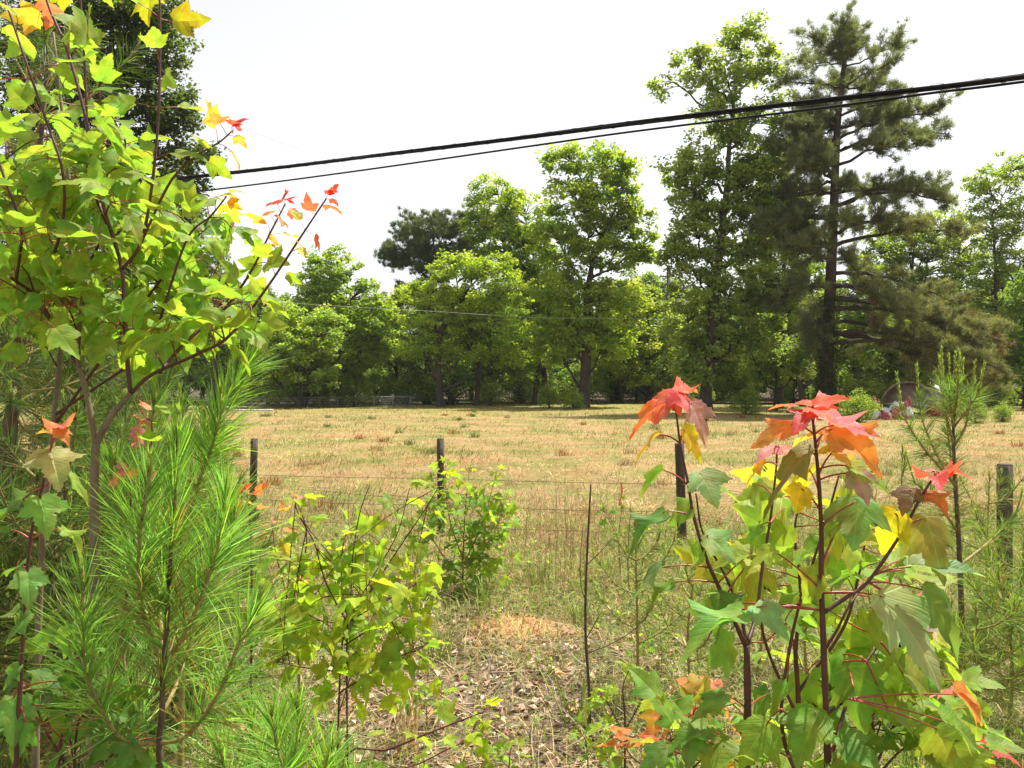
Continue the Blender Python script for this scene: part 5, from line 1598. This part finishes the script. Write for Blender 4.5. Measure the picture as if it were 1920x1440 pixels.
def seedling_left():
    d = 1.4; yb = 720 + EYE / d * F
    B = W(30, yb, d)
    root = maple_root('slim maple seedling with paired leaves and orange stem at left edge', B[0], B[1])
    stem_obj(root, pxs([(30, yb + 20), (25, 1700), (30, 1440), (40, 1250), (47, 1140), (57, 1010), (78, 918), (88, 868)], d), .005, .0022, M['stem'], 'stem', 30)
    H = lambda *a, **k: hand_leaf(root, *a, d=d, **k)
    H((86, 875), (95, 842), (115, 914), (.42, .40, .16), f=.8, dz=-.03, wide=1.2)
    H((86, 875), (92, 842), (58, 850), OLIVE, f=.6, dz=.03, wide=1.1)
    H((88, 868), (105, 812), (62, 808), (.45, .22, .05), f=.35, dz=0, wide=.7)
    H((88, 868), (107, 806), (132, 828), (.5, .2, .06), f=.4, dz=-.03, wide=.8)
    H((88, 868), (110, 800), (118, 790), (.55, .15, .1), f=.4, dz=-.05, wide=.9)
    H((80, 915), (76, 930), (92, 1006), (.22, .38, .07), f=.85, dz=-.03, wide=1.15)
    H((80, 915), (45, 935), (-10, 968), GREEN, f=.6, dz=.02, wide=.9)
    H((80, 915), (120, 888), (178, 940), YG, f=.3, dz=0, wide=.5)
    H((57, 1012), (22, 992), (-20, 1000), GREEN, f=.5, dz=-.02, wide=.8)
    H((57, 1012), (116, 988), (165, 1040), YG, f=.35, dz=0, wide=.6)
    H((52, 1070), (53, 1066), (55, 1142), (.2, .36, .08), f=.9, dz=-.03, wide=1.0)
    H((52, 1070), (40, 1062), (5, 1070), GREEN, f=.6, dz=.03, wide=1.0)
    H((45, 1170), (60, 1150), (0, 1205), (.18, .33, .07), f=.65, dz=-.02, wide=.8)
    H((45, 1170), (30, 1150), (-30, 1160), GREEN, f=.5, dz=.02, wide=1.0)
    H((40, 1250), (38, 1245), (0, 1295), (.2, .36, .07), f=.7, dz=-.02, wide=.8)
    H((38, 1290), (25, 1305), (28, 1412), (.2, .37, .08), f=.9, dz=-.02, wide=.85)
    H((36, 1320), (50, 1355), (10, 1440), (.19, .35, .07), f=.85, dz=-.02, wide=.8)
    H((36, 1320), (100, 1330), (168, 1378), LIME, f=.6, dz=.05, wide=.8, bdz=.15)
    H((36, 1320), (130, 1395), (75, 1450), GREEN, f=.7, dz=.05, wide=1.0, bdz=.15)
    H((38, 1290), (110, 1275), (160, 1320), GREEN, f=.6, dz=.05, wide=.9, bdz=.15)


seedling_left()


def small_maple(label, d, base_px, stems, L, stops, seed, meshes, ts=(.3, .45, .6, .75, .9), r=.005, name='maple_sapling', cat='maple', mat='stem', keep=.95, fill=0, region=None, limit=290, tip=True, top_small=.75):
    rng = np.random.default_rng(seed)
    x = (base_px - CX) / F * d
    root = maple_root(label, x, d, name, cat)
    g = np.array([x, d, float(gz(x, d)) - .03])
    S = []; c = 0
    for k, s in enumerate(stems):
        pts = pxs(s, d)
        if k == 0: pts = [g] + pts
        P = stem_obj(root, pts, r if k == 0 else r * .55, .0013, M[mat], 'stem' if k == 0 else 'branch', 22, 7); S.append(P)
        tt = ts if k else [t for t in ts if P[int(t * 21)][2] > .1]
        c += auto_leaves(root, P, [min(.97, t + rng.uniform(-.04, .04)) for t in tt], L, stops, rng, meshes, keep=keep, tip=tip, top_small=top_small)
    for q in range(fill):
        if c > limit: break
        P = S[rng.integers(len(S))]; p = P[rng.integers(8, 20)]
        e = W(rng.uniform(region[0], region[1]), rng.uniform(region[2], region[3]), d + rng.uniform(-.25, .25))
        if np.linalg.norm(e - p) > .6: e = p + unit(e - p) * .6
        T = stem_obj(root, [p, (p + e) / 2 + [0, 0, .02], e], .0018, .0011, M[mat], 'twig', 8, 5)
        c += auto_leaves(root, T, [.4, .7, .95], L, stops, rng, meshes, keep=keep, tip=False, top_small=1)
    return root


YGS = [(0, LIME), (.5, YG), (1, (.36, .45, .03))]
small_maple('open maple sapling with lime leaves and bare twigs left of centre', 2.6, 628,
            [[(632, 1440), (640, 1225), (655, 1160)], [(650, 1180), (700, 1100), (760, 1010), (800, 950), (836, 890)], [(652, 1165), (735, 1120), (775, 1098), (800, 1075)], [(645, 1210), (720, 1165), (760, 1150), (800, 1140)],
             [(652, 1170), (610, 1090), (590, 1020), (560, 965), (552, 935)], [(640, 1230), (590, 1180), (560, 1110), (562, 1060)], [(640, 1260), (560, 1250), (520, 1240)], [(635, 1300), (730, 1240), (790, 1215), (805, 1200)], [(652, 1165), (640, 1080), (650, 1000), (690, 980, .1)]],
            .080, YGS, 401, LEAVES, fill=30, region=(485, 835, 1000, 1330), ts=(.35, .55, .72, .9))
rt = small_maple('leafless pair of thin dark maple twigs rising above the lime leaves', 2.55, 655, [[(650, 1240), (657, 1130), (662, 1040), (675, 960), (694, 908)], [(656, 1150), (700, 1080), (745, 1000), (768, 915)]], .05, YGS, 402, LEAVES, ts=(), tip=False, r=.0035, name='bare_twig', cat='twig', mat='twig_dark')
small_maple('small red-tipped maple seedling behind the lower left pines', 3.1, 565, [[(560, 1240), (556, 1120), (560, 1050)], [(556, 1140), (575, 1010), (560, 950), (550, 935)], [(556, 1180), (520, 1050), (510, 985)]], .075, [(0, LIME), (.55, YG), (.8, AMBER), (1, PINK)], 403, LEAVES, ts=(.4, .6, .8))
small_maple('low maple seedling with lime leaves at the bottom centre', 2.3, 700, [[(640, 1440), (730, 1405), (810, 1372), (880, 1345), (915, 1332)], [(700, 1420), (760, 1440), (850, 1400), (900, 1380)], [(640, 1450), (600, 1420), (560, 1440)]], .075, YGS, 404, LEAVES, ts=(.35, .5, .65, .8, .95))
small_maple('red-topped maple seedling between the pines in front of a post', 2.5, 465, [[(470, 1300), (472, 1100), (468, 960), (462, 925)]], .06, [(0, LIME), (.8, AMBER), (.9, ORANGE), (1, RED)], 405, LEAVES, ts=(.72, .82, .92, .97))
small_maple('maple shoot with coral leaves showing among the left pine needles', 1.9, 240, [[(235, 1300), (240, 1050), (245, 940), (240, 885)], [(240, 1050), (275, 900), (285, 800), (275, 785)]], .065, [(0, LIME), (.7, YG), (.85, AMBER), (1, PINK)], 406, LEAVES, ts=(.6, .75, .88, .96))
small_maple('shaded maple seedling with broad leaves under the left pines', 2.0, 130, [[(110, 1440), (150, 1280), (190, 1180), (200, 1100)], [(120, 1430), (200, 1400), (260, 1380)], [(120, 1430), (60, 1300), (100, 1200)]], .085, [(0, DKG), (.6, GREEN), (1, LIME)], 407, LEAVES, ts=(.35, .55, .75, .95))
# sweetgum by the fence post
small_maple('leafy star-leaved sweetgum sapling hiding the second fence post', 6.0, 868,
            [[(868, 1060), (872, 960), (880, 880)], [(868, 1050), (840, 960), (835, 870)], [(868, 1060), (905, 980), (925, 910), (940, 885)], [(868, 1080), (830, 1040), (800, 990), (780, 940)], [(868, 1060), (900, 1040), (930, 990), (950, 930)], [(868, 1090), (895, 1070), (915, 1050)], [(868, 1090), (840, 1080), (815, 1060)]],
            .11, [(0, (.16, .27, .06)), (.5, (.21, .34, .06)), (1, YG)], 408, GUMS, ts=(.25, .38, .5, .62, .74, .86, .96), r=.009, name='sweetgum_sapling', cat='sapling', fill=26, region=(765, 975, 870, 1110), mat='bark_young')
small_maple('sweetgum sprout growing by the orange ribbon', 6.6, 1165, [[(1160, 1010), (1165, 960), (1160, 935)], [(1160, 1000), (1140, 965), (1130, 950)]], .08, [(0, GREEN), (1, LIME)], 409, GUMS, ts=(.4, .6, .8, .95), name='sweetgum_sprout', cat='sapling')
small_maple('bright star-leaved seedling right of the bare dead stem', 3.0, 1170, [[(1172, 1360), (1168, 1290), (1180, 1255)], [(1172, 1370), (1210, 1300), (1215, 1285)], [(1172, 1380), (1140, 1320), (1125, 1305)], [(1172, 1390), (1230, 1360), (1260, 1330)], [(1172, 1400), (1150, 1380), (1130, 1400)]], .078, [(0, GREEN), (.5, YG), (1, YG)], 410, GUMS, ts=(.5, .7, .85, .96), name='sweetgum_seedling', cat='seedling')
small_maple('broad-leaved maple seedling at the bottom below the forked sapling', 2.0, 1290, [[(1290, 1440), (1270, 1400), (1240, 1380)], [(1290, 1450), (1330, 1400), (1300, 1340), (1320, 1320)], [(1290, 1460), (1200, 1430), (1170, 1400)]], .085, [(0, GREEN), (.7, LIME), (1, (.55, .2, .06))], 411, LEAVES, ts=(.4, .6, .8, .95), fill=6, region=(1180, 1420, 1300, 1430))
small_maple('leafy maple seedling filling the bottom right behind the tallest sapling', 1.7, 1640, [[(1640, 1440), (1630, 1330), (1650, 1230)], [(1640, 1460), (1700, 1400), (1780, 1380), (1830, 1420)], [(1640, 1440), (1580, 1380), (1500, 1370), (1440, 1360)], [(1640, 1440), (1690, 1330), (1720, 1290)]], .088, [(0, GREEN), (.5, LIME), (1, YG)], 412, LEAVES, ts=(.3, .45, .6, .75, .9), fill=14, region=(1440, 1800, 1150, 1430))
small_maple('red-leaved maple seedling in the bottom right corner', 2.1, 1850, [[(1850, 1500), (1845, 1430), (1850, 1405)], [(1850, 1500), (1800, 1440), (1780, 1400)]], .07, [(0, GREEN), (.6, RED2), (1, RED)], 413, LEAVES, ts=(.6, .8, .95))
small_maple('coral-tipped seedling low between the forked sapling and dead stem', 2.7, 1335, [[(1335, 1400), (1340, 1320), (1345, 1290)], [(1335, 1400), (1310, 1340), (1300, 1320)]], .06, [(0, LIME), (.5, AMBER), (1, (.6, .2, .1))], 414, LEAVES, ts=(.6, .8, .95))


for q, (px, dd, lab, st, L, mesh) in enumerate((
        (1105, 3.1, 'small lime seedling at the foot of the dead stem', [[(1100, 1400), (1085, 1370)], [(1105, 1420), (1130, 1380)]], .06, GUMS),
        (955, 2.9, 'tiny maple seedling among the litter at the bottom centre', [[(955, 1430), (960, 1395)], [(955, 1440), (925, 1410)]], .06, LEAVES),
        (800, 3.6, 'small maple seedling in the litter right of the lime maple', [[(800, 1330), (795, 1290)], [(800, 1340), (830, 1300)], [(800, 1340), (770, 1310)]], .065, LEAVES),
        (1240, 4.4, 'leafy seedling between the thin pine saplings', [[(1240, 1220), (1235, 1160)], [(1240, 1230), (1262, 1180)], [(1240, 1230), (1215, 1190)]], .075, GUMS),
        (1010, 4.3, 'sprig of green leaves in front of the sandy mound', [[(1010, 1260), (1005, 1230)], [(1010, 1265), (1030, 1240)]], .05, GUMS),
        (720, 5.4, 'leafy sprout between the lime maple and the fence', [[(720, 1130), (715, 1080)], [(720, 1140), (745, 1090)], [(720, 1140), (695, 1095)]], .08, GUMS),
        (1420, 2.6, 'low bright seedling under the forked sapling', [[(1420, 1440), (1430, 1380)], [(1420, 1450), (1450, 1400)], [(1420, 1450), (1390, 1400)]], .075, LEAVES),
        (150, 1.6, 'dark broad-leaved maple seedling at the bottom left under the pine', [[(140, 1440), (170, 1340), (205, 1290)], [(140, 1450), (90, 1380), (70, 1330)], [(140, 1450), (220, 1410), (250, 1390)], [(140, 1440), (120, 1300), (130, 1210)]], .085, LEAVES))):
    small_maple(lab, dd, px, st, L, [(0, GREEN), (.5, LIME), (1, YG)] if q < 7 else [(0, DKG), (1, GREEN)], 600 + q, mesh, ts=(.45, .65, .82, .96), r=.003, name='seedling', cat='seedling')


# --- bare dead stem in the middle
def dead_stem():
    d = 3.55; B = W(1105, 720 + EYE / d * F, d)
    root = thing('dead_stem', 'bare dark dead stem standing upright in the middle foreground', 'stem', (B[0], B[1], float(gz(B[0], B[1]))))
    yb = 720 + EYE / d * F
    stem_obj(root, pxs([(1106, yb + 12), (1105, 1300), (1098, 1190), (1099, 1080), (1105, 960), (1108, 908)], d), .0085, .0035, M['twig_dark'], 'stem', 30)
    for s, m in (([(1103, 1255), (1070, 1225), (1048, 1190), (1040, 1150)], 'wire_pale_wood'), ([(1102, 1260), (1130, 1215), (1145, 1170), (1148, 1135)], 'wire_pale_wood'), ([(1102, 1225), (1150, 1205), (1195, 1175), (1235, 1125)], 'twig_dark'), ([(1100, 1130), (1090, 1100), (1088, 1050), (1094, 980)], 'twig_dark'),
                 ([(1101, 1195), (1120, 1160), (1130, 1145)], 'twig_dark'), ([(1105, 1380), (1075, 1350), (1045, 1320)], 'wire_pale_wood'), ([(1103, 1290), (1096, 1250), (1090, 1210)], 'wire_pale_wood'), ([(1100, 1060), (1130, 1030), (1148, 1010)], 'twig_dark')):
        stem_obj(root, pxs(s, d), .0026, .0012, M['pale_wood'] if m == 'wire_pale_wood' else M['twig_dark'], 'twig', 12, 5)


M['pale_wood'] = solid_mat('pale_wood', (.42, .36, .29), (.58, .52, .44), 40, .8, .2)
dead_stem()


# --- grass clumps one can pick out
def clump(label, px, d, n, h, seed, col):
    rng = np.random.default_rng(seed); x = (px - CX) / F * d
    root = thing('grass_clump', label, 'grass', (x, d, float(gz(x, d))))
    mb = MB(); P = np.stack([x + rng.normal(0, .04, n), d + rng.normal(0, .04, n), np.zeros(n)], 1); P[:, 2] = gz(P[:, 0], P[:, 1]) - .004
    blades(mb, P, rng.uniform(.55, 1.1, n) * h, np.full(n, .006), rng.uniform(.05, .6, n), jit(col, n, .12, rng, .2), rng)
    mb.obj('blades', M['dry'], root, kind='stuff')


for q, (px, d, n, h, lab) in enumerate(((1085, 3.7, 30, .55, 'tall green grass clump at the foot of the dead stem'), (665, 2.9, 45, .5, 'long arching grass clump beside the open lime maple'), (760, 3.4, 40, .45, 'dry tan grass clump right of the open lime maple'), (905, 5.6, 50, .42, 'green grass clump in front of the sweetgum sapling'),
                                        (1010, 6.2, 40, .4, 'grass clump behind the sandy mound'), (1480, 3.4, 60, .4, 'green grass clump behind the tallest maple stem'), (1720, 3.1, 70, .4, 'wide green grass clump at lower right under the big leaf'), (1780, 4.4, 60, .42, 'grass clump at the foot of the branched young pine'), (560, 6.3, 60, .42, 'green grass clump right of the first fence post'), (1340, 5.6, 60, .4, 'green grass clump near the third fence post'), (1860, 3.2, 90, .42, 'wide bright grass clump in the lower right corner'), (700, 5.9, 70, .4, 'green grass clump left of the second fence post'), (820, 4.6, 60, .36, 'low grass clump left of the sandy mound'), (1090, 5.2, 50, .38, 'grass clump right of the sandy mound'))):
    clump(lab, px, d, n, h, 500 + q, (.20, .28, .05) if 'dry' not in lab else (.45, .33, .16))



# ------------------------------------------------------------------ thin air volume, added to lift the dark gaps in the trees
def added_haze():
    mb = MB()
    x0, x1, y0, y1, z0, z1 = -1000, 1000, -70, 1600, -1.5, 60
    V = [(x, y, z) for z in (z0, z1) for y in (y0, y1) for x in (x0, x1)]
    mb.add(V, [[0, 2, 3, 1], [4, 5, 7, 6], [0, 1, 5, 4], [2, 6, 7, 3], [0, 4, 6, 2], [1, 3, 7, 5]])
    m, nt, out = new_mat('added_haze')
    v = N_(nt, 'ShaderNodeVolumePrincipled'); v.inputs['Color'].default_value = (.95, .97, 1.0, 1)
    v.inputs['Density'].default_value = 0.0002
    nt.links.new(v.outputs[0], out.inputs['Volume'])
    o = mb.obj('added_haze', m, smooth=False); o['kind'] = 'stuff'; o['label'] = 'thin pale air volume added over the field to lift the dark tones'; o['category'] = 'added_haze'


added_haze()
